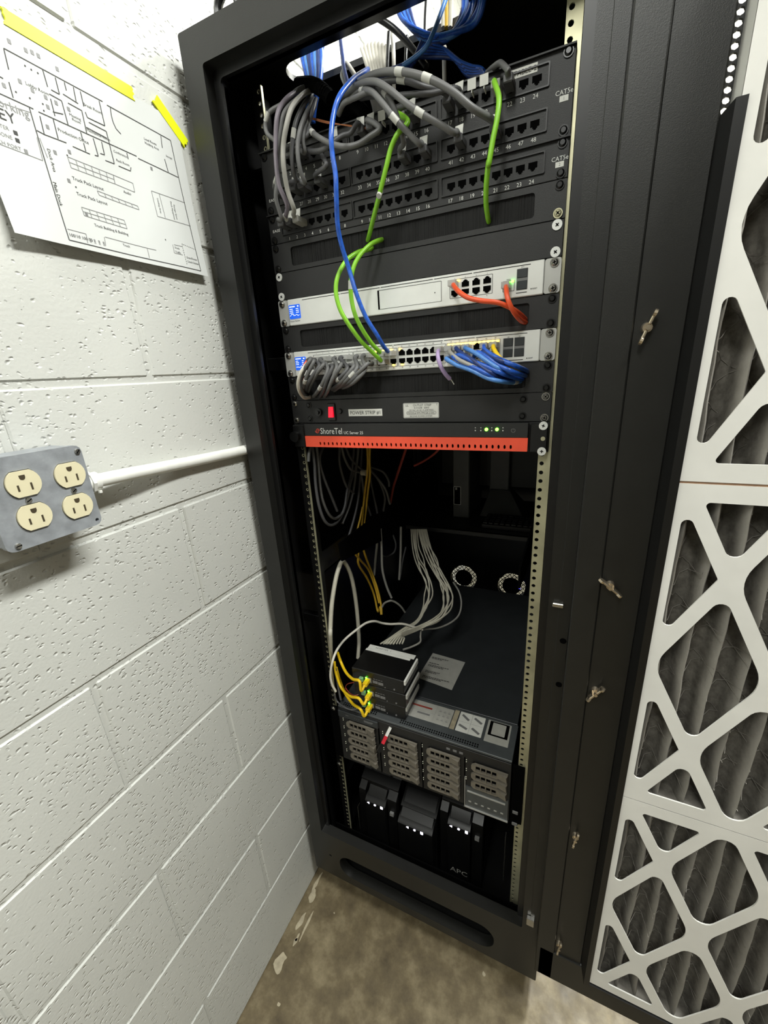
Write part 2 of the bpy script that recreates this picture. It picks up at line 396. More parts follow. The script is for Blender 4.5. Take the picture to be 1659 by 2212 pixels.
obj('top_panel', m, 'black_steel', cab)
obj('bottom_panel', MB().box(-0.2965, 0.2965, -0.058, 0.86, ZB + 0.006, ZB + 0.014), 'black_satin', cab)
FANS = ((-0.107, -1.205), (0.090, -1.210))
rd = None
m = MB(); m.plate([rrect(-0.2965, 0.2965, ZB, 0.124, 0.003, 2)] + [circ(x, z, 0.054, 28) for x, z in FANS], FY, 0.858, 0.866)
obj('rear_panel', m, 'black_satin', cab)
for x, z in FANS:
    g = MB()
    for sgn in (-1, 1):
        for k in range(-5, 6):
            c = k * 0.0128; h = math.sqrt(max(0.0546 ** 2 - c * c, 0))
            if h < 0.006: continue
            dx, dz = math.sqrt(0.5), sgn * math.sqrt(0.5); nx, nz = -dz, dx
            g.tube([Vector((x + nx * c - dx * h, 0.862 + sgn * 0.0012, z + nz * c - dz * h)), Vector((x + nx * c + dx * h, 0.862 + sgn * 0.0012, z + nz * c + dz * h))], 0.0014, 4)
    fg = obj('fan_grille', g, 'void_black', cab)
    obj('fan_hub', MB().cyl((x, 0.848, z), (x, 0.858, z), 0.036, 20), 'void_black', fg)
    if x > 0: obj('fan_light', MB().box(x + 0.030, x + 0.034, 0.846, 0.848, z - 0.003, z + 0.003), 'led_blue', fg)
    r_ = MB()
    for rr in (0.040, 0.047, 0.054):
        r_.tube([Vector((x + rr * math.cos(a), 0.845, z + rr * math.sin(a))) for a in [2 * math.pi * i / 28 for i in range(28)]], 0.0011, 5, True)
    obj('fan_guard_ring', r_, 'steel', fg)
# front mounting rails with their EIA hole pattern
zb = [0.0875]
z = 0.0889
bounds = [0.0889]
for u in range(-2, 37):
    for d in (0.01428, 0.01588, 0.01428): bounds.append(bounds[-1] - d)
for s in (-1, 1):
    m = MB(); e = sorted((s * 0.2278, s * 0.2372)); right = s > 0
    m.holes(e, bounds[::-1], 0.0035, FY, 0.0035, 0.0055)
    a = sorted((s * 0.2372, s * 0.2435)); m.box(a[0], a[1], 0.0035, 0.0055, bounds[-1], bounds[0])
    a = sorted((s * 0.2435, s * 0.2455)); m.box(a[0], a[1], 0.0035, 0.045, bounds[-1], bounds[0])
    mr = obj('mounting_rail', m, 'zinc' if right else 'black_satin', cab)  # left rail is zinc too; its shade is put in as black
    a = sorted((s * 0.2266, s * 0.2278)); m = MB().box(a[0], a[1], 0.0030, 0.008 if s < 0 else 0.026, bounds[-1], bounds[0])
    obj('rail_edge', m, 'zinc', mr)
    if not right:                      # added zinc rings imitate the lit rims of the rail holes
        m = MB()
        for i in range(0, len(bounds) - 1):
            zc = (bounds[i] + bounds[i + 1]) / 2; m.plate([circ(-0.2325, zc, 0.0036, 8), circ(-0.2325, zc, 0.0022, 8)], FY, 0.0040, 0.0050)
        obj('lit_hole_rims', m, 'zinc', mr, kind='stuff')
    m = MB(); a = sorted((s * 0.2262, s * 0.2455)); m.box(a[0], a[1], 0.70, 0.702, -1.62, 0.09); m.box(a[0], a[0] + 0.002, 0.67, 0.70, -1.62, 0.09)
    obj('rear_rail', m, 'black_satin', cab)
    for zc in (0.02, -0.78, -1.50):
        a = sorted((s * 0.246, s * 0.2965)); m = MB(); m.box(a[0], a[1], 0.03, 0.72, zc - 0.027, zc - 0.023); m.box(a[0] if s > 0 else a[1] - 0.003, a[0] + 0.003 if s > 0 else a[1], 0.02, 0.72, zc - 0.027, zc + 0.027)
        obj('side_brace', m, 'black_satin', cab)
    for zc in (-0.33, -0.92):
        a = sorted((s * 0.2455, s * 0.2965)); obj('rail_bracket', MB().cbox(a[0], a[1], 0.012, 0.030, zc - 0.012, zc + 0.012, 0.001), 'black_satin', cab)
for px, y, z0, z1 in ((1090, 0.035, 1808, 1904), (771, 0.030, 1742, 1786)):
    a, b = at(px + 2, z0, y), at(px, z1, y); obj('lit_rail_strip', MB().box(a.x - 0.0012, a.x + 0.0012, y - 0.001, y + 0.012, b.z, a.z), 'steel', cab)  # added bright strips imitate the lit lower ends of the rails
# lifting eye on the roof corner
m = MB(); cx, cy, cz = -0.228, -0.050, 0.151
m.tube([Vector((cx + 0.019 * math.cos(a), cy, cz + 0.019 * math.sin(a))) for a in [2 * math.pi * i / 24 for i in range(24)]], 0.0062, 8, True)
m.cyl((cx, cy, 0.127), (cx, cy, 0.134), 0.015, 16)
obj('lifting_eye', m, 'black_plastic', cab)
for x in (-0.25, 0.25):
    for y in (0.0, 0.78):
        c_ = obj('caster', MB().cbox(x - 0.022, x + 0.022, y - 0.03, y + 0.03, ZB - 0.022, ZB + 0.001, 0.003).cyl((x - 0.016, y + 0.012, -Z0 + 0.026), (x - 0.012, y + 0.012, -Z0 + 0.026), 0.02, 12).cyl((x + 0.012, y + 0.012, -Z0 + 0.026), (x + 0.016, y + 0.012, -Z0 + 0.026), 0.02, 12), 'black_satin', cab)
        obj('wheel', MB().cyl((x - 0.011, y + 0.012, -Z0 + 0.025), (x + 0.011, y + 0.012, -Z0 + 0.025), 0.025, 20), 'black_plastic', c_)

# the door, swung open flat beside the front
DZ0, DZ1 = -1.593, 0.100
m = MB()
m.cbox(0.2945, 0.3276, -0.1150, -0.0860, DZ0, DZ1, 0.0015)                     # hinge stile
m.cbox(0.3270, 0.3770, -0.1120, -0.0890, DZ0 + 0.004, DZ1 - 0.004, 0.0015)     # inner channel with the studs
m.box(0.8780, 0.8960, -0.1150, -0.0890, DZ0, DZ1)
m.cbox(0.3000, 0.8900, -0.1150, -0.0890, DZ0, DZ0 + 0.090, 0.0015); m.cbox(0.3000, 0.8900, -0.1150, -0.0890, DZ1 - 0.05, DZ1, 0.0015)
m.box(0.3868, 0.8800, -0.0925, -0.0895, DZ0, DZ1)
m.box(0.3760, 0.3792, -0.0925, -0.0895, DZ0, DZ1); m.holes([0.3792, 0.3868], [DZ1 - 0.05 - 0.008 * k for k in range(190)][::-1], 0.0032, FY, -0.0925, -0.0895)
door = obj('door', m, 'black_steel', cab)
m = MB(); ch = [(0.3765, -0.1125), (0.3815, -0.1425), (0.3905, -0.1430), (0.3905, -0.1405), (0.3838, -0.1400), (0.3785, -0.1125)]
m.plate([ch], FZ, -1.496, -0.149)
obj('filter_channel', m, 'black_satin', door)
m = MB(); m.box(0.3815, 0.885, -0.1425, -0.1125, -1.5005, -1.4905); obj('filter_ledge', m, 'black_satin', door)
for zc in (0.02, -0.78, -1.50):
    obj('hinge', MB().cyl((0.2990, -0.0865, zc - 0.03), (0.2990, -0.0865, zc + 0.03), 0.0045, 10), 'black_satin', door)
obj('latch_tab', MB().cbox(0.268, 0.284, FYF - 0.006, FYF, -0.715, -0.708, 0.001), 'steel', cab)
obj('latch_tab', MB().cbox(0.270, 0.286, FYF - 0.008, FYF, -1.500, -1.478, 0.001), 'steel', cab)
for zc in (-0.775, -0.86): obj('stile_hole', MB().cyl((0.288, FYF - 0.002, zc), (0.288, FYF - 0.0012, zc), 0.005, 12), 'void_black', cab)
def wing():
    m = MB(); m.cyl((0, 0, 0), (0, -0.006, 0), 0.0062, 12, 0.005); m.cyl((0, 0, 0), (0, -0.013, 0), 0.0028, 8)
    for s in (-1, 1): m.cbox(min(s * 0.003, s * 0.0145), max(s * 0.003, s * 0.0145), -0.0125, -0.003, -0.0016, 0.0016, 0.0008)
    for s in (-1, 1): m.cyl((s * 0.0145, -0.010, -0.0016), (s * 0.0145, -0.010, 0.0016), 0.0042, 10)
    return m.mesh('wing_nut', 'brass_steel')
wn = wing()
for (x, zc, a) in ((0.3411, -0.3279, 70), (0.3389, -0.6511, -38), (0.3382, -0.8309, 55), (0.3377, -1.1495, 80), (0.3346, -1.4663, 82)):
    put('wing_nut', wn, (x, -0.112, zc), door, (0, math.radians(-a), 0))

# ---------------------------------------------------------------- air filters held on the door
FL = 0.386; FW = 0.490; FH = 0.4945
def clip(poly, u0, u1, v0, v1):
    for ax, val, sg in ((0, u0, 1), (0, u1, -1), (1, v0, 1), (1, v1, -1)):
        out = []
        for i in range(len(poly)):
            a, b = poly[i - 1], poly[i]; da = sg * (a[ax] - val); db = sg * (b[ax] - val)
            if (da >= 0) != (db >= 0):
                t = da / (da - db); out.append((a[0] + t * (b[0] - a[0]), a[1] + t * (b[1] - a[1])))
            if db >= 0: out.append(b)
        poly = out
        if not poly: return []
    return poly
def rounded(poly, full):
    out = []; n = len(poly)
    for i in range(n):
        p0, p1, p2 = Vector(poly[i - 1]), Vector(poly[i]), Vector(poly[(i + 1) % n])
        a = (p0 - p1); b = (p2 - p1); la, lb = a.length, b.length
        if la < 1e-6 or lb < 1e-6: continue
        a /= la; b /= lb; ang = a.angle(b)
        if full: r = (0.0095, 0.0155)[full - 1] if ang < 1.4 else 0.046
        else: r = 0.0062 if ang < 0.7 else (0.0095 if ang < 1.0 else (0.0040 if ang < 1.4 else 0.0030))
        d = min(r / math.tan(ang / 2), la * 0.46, lb * 0.46); r = d * math.tan(ang / 2)
        c = p1 + (a + b).normalized() * (r / math.sin(ang / 2)); q0 = p1 + a * d - c; q2 = p1 + b * d - c
        for k in range(7):
            v = q0.slerp(q2, k / 6) if q0.length > 1e-9 else q0
            out.append(tuple(c + v.normalized() * r))
    return out
def area2(p): return abs(sum(p[i - 1][0] * p[i][1] - p[i][0] * p[i - 1][1] for i in range(len(p)))) / 2
HX, HZ = 0.0665, 0.1325
for fi, zc in enumerate((-0.2468, -0.7440, -1.2396)):
    lab = ('white cardboard pleated air filter, topmost of three on the open door', 'white cardboard pleated air filter, middle of three on the open door', 'white cardboard pleated air filter with torn bar, lowest on the open door')[fi]
    f = thing('air_filter', lab, 'air filter', (FL + FW / 2, -0.118, zc - FH / 2), 'air filters on the cabinet door')
    loops = [rrect(FL, FL + FW, zc - FH / 2, zc + FH / 2, 0.002, 1)]
    sc = 1 - 0.0085 / (HX * HZ / math.hypot(HX, HZ))
    for i in range(-1, 9):
        for j in range(-4, 5):
            if (i + j) % 2: continue
            cu = FL + 0.069 + i * HX; cv = zc + j * HZ
            d = [(cu + HX * sc, cv), (cu, cv + HZ * sc), (cu - HX * sc, cv), (cu, cv - HZ * sc)]
            fullc = 1 + abs(j) if FL + 0.05 < cu < FL + FW - 0.05 and abs(j) < 2 else 0
            p = d if fullc else clip(d, FL + 0.0135, FL + FW - 0.0135, zc - FH / 2 + 0.021, zc + FH / 2 - 0.021)
            q = []
            for v in p:
                if not q or (Vector(v) - Vector(q[-1])).length > 1e-4: q.append(v)
            if len(q) > 2 and (Vector(q[0]) - Vector(q[-1])).length < 1e-4: q.pop()
            if len(q) > 2 and area2(q) > 0.0004: loops.append(rounded(q, fullc))
    m = MB(); m.plate(loops, FY, -0.1400, -0.1380)
    y0, y1 = -0.1395, -0.0965
    m.box(FL, FL + 0.002, y0, y1, zc - FH / 2, zc + FH / 2); m.box(FL + FW - 0.002, FL + FW, y0, y1, zc - FH / 2, zc + FH / 2)
    m.box(FL, FL + FW, y0, y1, zc + FH / 2 - 0.002, zc + FH / 2); m.box(FL, FL + FW, y0, y1, zc - FH / 2, zc - FH / 2 + 0.002)
    obj('card_frame', m, 'filter_card', f)
    if fi == 1: obj('card_edge', MB().box(FL + 0.001, FL + FW, -0.1396, -0.10, zc + FH / 2, zc + FH / 2 + 0.0012), 'card_edge', f)
    if fi == 0: obj('card_edge', MB().box(FL + 0.001, FL + FW, -0.1393, -0.10, zc - FH / 2 - 0.0013, zc - FH / 2), 'card_edge', f)
    NP = 16; pw = (FW - 0.006) / NP; m = MB(); rows = 24; prof = []
    for k in range(NP):
        for t in range(12):
            a = t / 12; prof.append((FL + 0.003 + (k + a) * pw, (0.5 - 0.5 * math.cos(2 * math.pi * a)) ** 2.6))
    prof.append((FL + FW - 0.003, 0))
    nv = len(prof); vv = []; ff = []
    for r in range(rows + 1):
        v = zc - FH / 2 + 0.004 + (FH - 0.008) * r / rows
        for k, (u, h) in enumerate(prof):
            wob = 0.0016 * math.sin(v * 23 + (k // 12) * 1.7 + fi) + 0.0006 * math.sin(v * 97 + (k // 12) * 2.9)
            vv.append((u + wob, -0.1000 - 0.034 * h + wob * 0.4, v))
    for r in range(rows):
        for k in range(nv - 1): ff.append((r * nv + k, r * nv + k + 1, (r + 1) * nv + k + 1, (r + 1) * nv + k))
    m.add(vv, ff)
    for v0 in (zc - FH / 2 + 0.0022, zc + FH / 2 - 0.0062): m.box(FL + 0.0025, FL + FW - 0.0025, -0.1365, -0.098, v0, v0 + 0.004)
    for u0 in (FL + 0.0022, FL + FW - 0.0042): m.box(u0, u0 + 0.002, -0.1370, -0.098, zc - FH / 2 + 0.003, zc + FH / 2 - 0.003)
    obj('pleated_media', m, 'lit_pleat_media', f, 80)
    m = MB()                                             # expanded wire laid over the pleats
    def hgt(u):
        a = ((u - FL - 0.003) / pw) % 1.0; return -0.1012 - 0.034 * (0.5 - 0.5 * math.cos(2 * math.pi * a)) ** 2.6
    for sg in (-1, 1):
        for k in range(-9, 10):
            pts = []; c0 = k * 0.052
            for t in range(0, 61):
                u = FL + 0.006 + (FW - 0.012) * t / 60; v = zc + c0 + sg * (u - FL - FW / 2) * 0.9
                if abs(v - zc) < FH / 2 - 0.006: pts.append(Vector((u, hgt(u), v)))
            if len(pts) > 3: m.tube(pts, 0.0004, 3)
    obj('wire_mesh', m, 'filter_wire', f)
# ---------------------------------------------------------------- rack-mounted units
U = 0.04445
def zt(u): return -u * U
def screw_mesh(matl, r=0.0048, pan=True):
    m = MB(); m.cyl((0, 0, 0), (0, -0.0014, 0), r * 1.25, 14)
    if pan: m.cyl((0, -0.0014, 0), (0, -0.0034, 0), r, 14, r * 0.6)
    return m.mesh('screw', matl)
def recess_mesh():
    m = MB(); m.box(-0.0024, 0.0024, -0.0004, 0.0002, -0.0006, 0.0006); m.box(-0.0006, 0.0006, -0.0004, 0.0002, -0.0024, 0.0024); return m.mesh('cross_recess', 'void_black', 0)
SCR = {'steel': screw_mesh('steel'), 'black': screw_mesh('black_plastic'), 'zinc': screw_mesh('zinc'), 'flat': screw_mesh('silver_paint', 0.0052, False)}
REC = recess_mesh()
def screws(parent, kind, u0, pos, n=1, y=-0.0020, yh=None):
    for x, du in pos:
        s = put('screw', SCR[kind], (x, y, zt(u0) - du), parent)
        if kind != 'black': put('cross_recess', REC, (x, y - (0.0035 if kind != 'flat' else 0.0015), zt(u0) - du), s, (0, random.uniform(0, 1.5), 0))
EAR1 = [(sx * 0.2325, d) for sx in (-1, 1) for d in (0.00635, 0.0381)]

def port_mesh():                    # dark keyed jack opening
    m = MB(); lp = [(-0.0056, 0.0042), (-0.0056, -0.0022), (-0.0030, -0.0022), (-0.0030, -0.0040), (-0.0016, -0.0040), (-0.0016, -0.0054), (0.0016, -0.0054), (0.0016, -0.0040), (0.0030, -0.0040), (0.0030, -0.0022), (0.0056, -0.0022), (0.0056, 0.0042)]
    m.plate([lp[::-1]], FY, -0.0005, 0.0006); return m.mesh('port', 'void_black', 0)
PORT = port_mesh()
def module_mesh(w_, h_):            # raised moulded surround of eight jacks
    m = MB(); a = rrect(-w_ / 2, w_ / 2, -h_ / 2, h_ / 2, 0.0015, 2); b = rrect(-w_ / 2 + 0.0016, w_ / 2 - 0.0016, -h_ / 2 + 0.0016, h_ / 2 - 0.0016, 0.001, 2)
    m.plate([a, b], FY, -0.0022, 0.0); return m.mesh('jack_module', 'black_satin')
MODM = module_mesh(0.1405, 0.0245)
GX = (-0.1995, -0.0577, 0.0870); PIT = 0.01578
def patch_panel(name, label, u0, nu, rows, pz, nz, num0):
    t = thing(name, label, 'patch panel', (0, 0, zt(u0 + nu)))
    m = MB(); m.cbox(-0.2413, 0.2413, -0.0020, 0.0028, zt(u0 + nu) + 0.0003, zt(u0) - 0.0003, 0.0008); m.box(-0.2413, 0.2413, -0.006, 0.0, zt(u0) - 0.0022, zt(u0) - 0.0004)
    m.box(-0.22, 0.22, 0.0028, 0.035, zt(u0 + nu) + 0.002, zt(u0) - 0.002)
    obj('plate', m, 'panel_black', t)
    tx = MB(); f = lambda u, v, w_: Vector((u, -0.0024, v))
    for r in range(rows):
        for g in range(3):
            put('jack_module', MODM, (GX[g] + 3.5 * PIT, -0.0020, pz[r] + 0.0012), t)
            for k in range(8):
                x = GX[g] + k * PIT; put('port', PORT, (x, -0.0021, pz[r]), t)
                tx.text(str(num0 + r * 24 + g * 8 + k + (0 if r == 0 else 0)), 0.0068, f, x - 0.0008, nz[r])
    obj('port_numbers', tx, 'white_print', t, 0, kind='stuff')
    return t
p48 = patch_panel('patch_bay', 'black two-unit patch panel at the top of the rack, ports numbered to 48', 0, 2, 2, (-0.0228, -0.0677), (-0.0388, -0.0836), 1)
screws(p48, 'black', 0, [(sx * 0.2325, d) for sx in (-1, 1) for d in (0.00635, 0.0826)])
p24 = patch_panel('patch_bay', 'black one-unit patch panel with a single row of 24 ports', 2, 1, 1, (-0.1118,), (-0.1288,), 1)
screws(p24, 'black', 2, EAR1)
for t, zc, n in ((p48, -0.0500, '1'), (p24, -0.1172, '2')):
    f = lambda u, v, w_: Vector((u, -0.0024, v)); obj('category_mark', MB().text('CAT5e', 0.0070, f, 0.2305, zc + 0.0066), 'white_print', t, 0)
    l = obj('number_label', MB().box(0.2254, 0.2356, -0.0024, -0.0019, zc - 0.0030, zc + 0.0030), 'label_white', t)
    obj('number', MB().text(n, 0.0045, lambda u, v, w_: Vector((u, -0.0026, v)), 0.2305, zc), 'grey_print', l, 0)
    obj('maker_mark', MB().text('EASE', 0.0058, f, -0.2260, zc + (0.004 if n == '2' else -0.018), sx=1.3), 'white_print', t, 0)
l = obj('name_label', MB().box(0.1660, 0.1975, -0.0024, -0.0019, -0.0152, -0.0058), 'label_white', p48)
obj('name', MB().text('TABLE-2', 0.0078, lambda u, v, w_: Vector((u, -0.0026, v)), 0.1825, -0.0105), 'dark_print', l, 0)

def brush_panel(u0, label):
    t = thing('brush_panel', label, 'brush panel', (0, 0, zt(u0 + 1)), 'cable brush panels in the rack')
    m = MB(); m.plate([rrect(-0.2413, 0.2413, zt(u0 + 1) + 0.0004, zt(u0) - 0.0004, 0.001, 1), rrect(-0.2015, 0.2022, zt(u0) - 0.0372, zt(u0) - 0.0082, 0.004, 3)], FY, -0.0020, 0.0028)
    obj('plate', m, 'black_plate', t)
    b = MB(); rnd = random.Random(u0); x = -0.2015
    while x < 0.2015:
        wv = rnd.uniform(0.0010, 0.0018); y = rnd.uniform(0.0010, 0.0018)
        b.box(x, x + wv * 0.97, y, y + 0.003, zt(u0) - 0.0372, zt(u0) - 0.0082); x += wv
    obj('bristles', b, 'bristle', t, 0, kind='stuff')
    screws(t, 'black', u0, EAR1)
    return t
B1 = brush_panel(3, 'black brush strip panel with green cables through it, under the patch panels')
screws(B1, 'zinc', 3, [(0.2325, 0.0381)], y=-0.003)
B2 = brush_panel(6, 'black brush strip panel between the two silver units, orange cables entering it')
B3 = brush_panel(8, 'black brush strip panel below the silver switch, swallowing grey and blue cables')
t = thing('blank_panel', 'plain black blank filler panel above the silver gateway', 'filler panel', (0, 0, zt(5)))
obj('plate', MB().cbox(-0.2413, 0.2413, -0.0020, 0.0028, zt(5) + 0.0004, zt(4) - 0.0004, 0.0008), 'black_plate', t)
screws(t, 'flat', 4, EAR1)

def silver_body(t, u0):
    m = MB(); m.cbox(-0.2200, 0.2200, -0.0050, 0.0, zt(u0 + 1) + 0.0004, zt(u0) - 0.0004, 0.0012); m.box(-0.2190, 0.2190, 0.0, 0.28, zt(u0 + 1) + 0.001, zt(u0) - 0.001)
    obj('body', m, 'silver_paint', t)
    for s in (-1, 1):
        a, b = sorted((s * 0.2204, s * 0.2413))
        obj('rack_ear', MB().plate([rrect(a, b, zt(u0 + 1) + 0.0006, zt(u0) - 0.0006, 0.003, 3)], FY, -0.0038, 0.0030), 'ear_silver', t)
    screws(t, 'steel', u0, EAR1, y=-0.0038)
    m = MB(); x = -0.1871
    for x1 in (-0.107, -0.031, 0.060, 0.121, 0.2035) if u0 == 5 else (-0.126, -0.013, 0.075, 0.126, 0.2035):
        m.box(x, x1 - 0.002, -0.0053, -0.0045, zt(u0) - 0.0044, zt(u0) - 0.0036); x = x1
    obj('vent_slots', m, 'void_black', t)
    d = obj('display', MB().plate([rrect(-0.2178, -0.1932, zt(u0) - 0.0330, zt(u0) - 0.0098, 0.0015, 2)], FY, -0.0056, -0.004), 'screen_blue', t)
    m = MB(); zc = zt(u0)
    m.box(-0.2160, -0.2040, -0.0059, -0.0055, zc - 0.0136, zc - 0.0122); m.box(-0.1985, -0.1960, -0.0059, -0.0055, zc - 0.0138, zc - 0.0118)
    rnd = random.Random(u0)
    for r in range(3):
        m.box(-0.2158, -0.2158 + 0.004 + 0.004 * rnd.random(), -0.0059, -0.0055, zc - 0.0172 - r * 0.003, zc - 0.0164 - r * 0.003); m.box(-0.2020, -0.2020 + 0.003 + 0.003 * rnd.random(), -0.0059, -0.0055, zc - 0.0172 - r * 0.003, zc - 0.0164 - r * 0.003)
    pts = [(-0.2160 + 0.0205 * k / 12, zc - 0.0285 + 0.004 * rnd.random()) for k in range(13)]
    m.tube([Vector((a, -0.0058, b)) for a, b in pts], 0.0003, 4)
    obj('display_readout', m, 'screen_white', d, 0)
def jack_mesh(up):
    m = MB(); s = 1 if up else -1
    lp = [(-0.0055, -0.0040), (0.0055, -0.0040), (0.0055, 0.0024), (0.0034, 0.0024), (0.0034, 0.0040), (0.0018, 0.0040), (0.0018, 0.0052), (-0.0018, 0.0052), (-0.0018, 0.0040), (-0.0034, 0.0040), (-0.0034, 0.0024), (-0.0055, 0.0024)]
    lp = [(a, b * s) for a, b in lp]
    if s < 0: lp = lp[::-1]
    m.plate([lp], FY, -0.0008, 0.0004); return m.mesh('port', 'void_black', 0)
JU, JD = jack_mesh(True), jack_mesh(False)
def led_mesh(matl, w_=0.0016, h_=0.0010):
    return MB().box(-w_, w_, -0.0006, 0.0002, -h_, h_).mesh('led', matl, 0)
LAMB, LGRN = led_mesh('led_amber'), led_mesh('led_green', 0.0018, 0.0012)

gw = thing('network_gateway', 'silver one-unit network gateway with drive bay and orange cables', 'network gateway', (0, 0.14, zt(6)))
silver_body(gw, 5)
m = MB(); m.plate([rrect(-0.0374, 0.0718, -0.2584, -0.2300, 0.0006, 1), rrect(-0.0362, 0.0712, -0.2580, -0.2305, 0.0004, 1)], FY, -0.0053, -0.0048); m.box(-0.0374, -0.0345, -0.0053, -0.0046, -0.2584, -0.2300)
obj('drive_bay_gap', m, 'void_black', gw); obj('drive_bay_latch', MB().cyl((0.0610, -0.0054, -0.2450), (0.0610, -0.0048, -0.2450), 0.0008, 8), 'void_black', gw)
obj('port_surround', MB().plate([rrect(0.0848, 0.1494, -0.2566, -0.2310, 0.0006, 1), rrect(0.0854, 0.1488, -0.2562, -0.2314, 0.0004, 1)], FY, -0.0054, -0.0046), 'dark_print', gw)
for c_ in range(4):
    x = 0.0928 + c_ * 0.0162
    put('port', JU, (x, -0.0052, -0.2384), gw); put('port', JD, (x, -0.0052, -0.2498), gw)
obj('port_surround', MB().plate([rrect(0.1640, 0.1804, -0.2572, -0.2432, 0.0006, 1), rrect(0.1646, 0.1798, -0.2567, -0.2437, 0.0004, 1)], FY, -0.0054, -0.0046), 'dark_print', gw)
put('port', JU, (0.1705, -0.0052, -0.2508), gw); put('led', LGRN, (0.1780, -0.0056, -0.2445), gw); put('led', LAMB, (0.0985, -0.0056, -0.2330), gw)
def sfp(t, x0, x1, z1):
    for k in range(2): obj('sfp_cage', MB().cbox(x0, x1, -0.0060, -0.0045, z1 - 0.0112 - k * 0.0150, z1 - k * 0.0150, 0.0006), 'cover_dark', t)
    obj('sfp_bezel', MB().plate([rrect(x0 - 0.0008, x1 + 0.0008, z1 - 0.0268, z1 + 0.0006, 0.0006, 1)], FY, -0.0052, -0.0046), 'grey_print', t)
sfp(gw, 0.1838, 0.1976, -0.2306)
f = lambda u, v, w_: Vector((u, -0.0054, v))
m = MB(); m.text('Dream Machine', 0.0034, f, -0.2175, -0.2588, 'L'); m.cyl((0.2035, -0.0055, -0.2575), (0.2035, -0.0045, -0.2575), 0.0008, 8); m.text('RESET', 0.0026, f, 0.2085, -0.2575); m.box(0.1830, 0.1980, -0.0053, -0.0046, -0.2612, -0.2602)
for k, n in enumerate(('1', '3', '5', '7')): m.text(n, 0.0024, f, 0.0928 + k * 0.0162, -0.2298); m.text(str(2 * k + 2), 0.0024, f, 0.0928 + k * 0.0162, -0.2584)
m.text('WAN', 0.0024, f, 0.172, -0.2418); m.text('SFP+', 0.0024, f, 0.191, -0.2284)
obj('lettering', m, 'dark_print', gw, 0)

sw = thing('network_switch', 'silver one-unit network switch crowded with grey and blue patch cables', 'network switch', (0, 0.14, zt(8)))
silver_body(sw, 7)
SWX = []
for g in range(4):
    r_ = 0.1625 - (3 - g) * 0.085; l_ = r_ - 0.0828
    obj('port_surround', MB().plate([rrect(l_ - 0.0004, r_ + 0.0004, -0.3490, -0.3198, 0.0006, 1), rrect(l_ + 0.0002, r_ - 0.0002, -0.3486, -0.3202, 0.0004, 1)], FY, -0.0054, -0.0046), 'dark_print', sw)
    for c_ in range(6):
        x = l_ + 0.0069 + c_ * 0.0138; SWX.append(x)
        put('port', JU, (x, -0.0052, -0.3282), sw); put('port', JD, (x, -0.0052, -0.3408), sw)
for k in list(range(9, 13)) + list(range(18, 24)):
    put('led', LAMB, (SWX[k] - 0.0035, -0.0062, -0.3222), sw)
    if k > 17: put('led', LAMB, (SWX[k] + 0.0035, -0.0062, -0.3222), sw)
for k in (3, 6, 11, 12, 20): put('led', LAMB, (SWX[k], -0.0062, -0.3465), sw)
sfp(sw, 0.1680, 0.1814, -0.3204); sfp(sw, 0.1842, 0.1976, -0.3204)
m = MB()
for k, x in enumerate(SWX): m.text(str(2 * k + 1), 0.0028, f, x, -0.3178); m.text(str(2 * k + 2), 0.0028, f, x, -0.3510)
m.cyl((0.2025, -0.0055, -0.3500), (0.2025, -0.0045, -0.3500), 0.0008, 8); m.text('RESET', 0.0026, f, 0.2078, -0.3500); m.box(0.1690, 0.1970, -0.0053, -0.0046, -0.3520, -0.3510); m.text('49', 0.0024, f, 0.1747, -0.3186); m.text('51', 0.0024, f, 0.1909, -0.3186)
obj('lettering', m, 'dark_print', sw, 0)

# outlet strip
ps = thing('power_strip', 'black rack power strip with a lit red rocker switch and white label', 'power strip', (0, 0, zt(10)))
obj('plate', MB().cbox(-0.2413, 0.2413, -0.0020, 0.0028, zt(10) + 0.0004, zt(9) - 0.0004, 0.0008).box(-0.215, 0.215, 0.0028, 0.05, zt(10) + 0.001, zt(9) - 0.001), 'black_plate', ps)
screws(ps, 'steel', 9, EAR1, y=-0.0020)
screws(ps, 'black', 9, [(sx * 0.2000, d) for sx in (-1, 1) for d in (0.0095, 0.0350)], y=-0.0020)
m = MB(); m.cyl((-0.1771, -0.0020, -0.4231), (-0.1771, -0.0085, -0.4231), 0.0072, 18); m.cyl((-0.1771, -0.0085, -0.4231), (-0.1771, -0.0120, -0.4231), 0.0036, 12); obj('circuit_breaker', m, 'black_plastic', ps)
m = MB(); m.cyl((-0.1302, -0.0020, -0.4222), (-0.1302, -0.0060, -0.4222), 0.0052, 16, 0.004); obj('fuse_cap', m, 'dark_grey', ps)
b_ = obj('switch_bezel', MB().cbox(-0.1565, -0.1405, -0.0050, -0.0015, -0.4395, -0.4075, 0.0008), 'black_plastic', ps)
m = MB(); m.add([(-0.1535, -0.0050, -0.4330), (-0.1435, -0.0050, -0.4330), (-0.1535, -0.0095, -0.4330), (-0.1435, -0.0095, -0.4330), (-0.1535, -0.0050, -0.4135), (-0.1435, -0.0050, -0.4135), (-0.1535, -0.0060, -0.4135), (-0.1435, -0.0060, -0.4135)], [(0, 1, 3, 2), (4, 6, 7, 5), (0, 2, 6, 4), (1, 5, 7, 3), (2, 3, 7, 6), (0, 4, 5, 1)])
obj('rocker', m, 'rocker_red', b_, 0)
l = obj('name_label', MB().box(-0.1124, -0.0428, -0.0025, -0.0019, -0.4318, -0.4192), 'label_white', ps)
obj('name', MB().text('POWER STRIP #1', 0.0092, lambda u, v, w_: Vector((u, -0.0027, v)), -0.0776, -0.4255, sx=0.93), 'dark_print', l, 0)
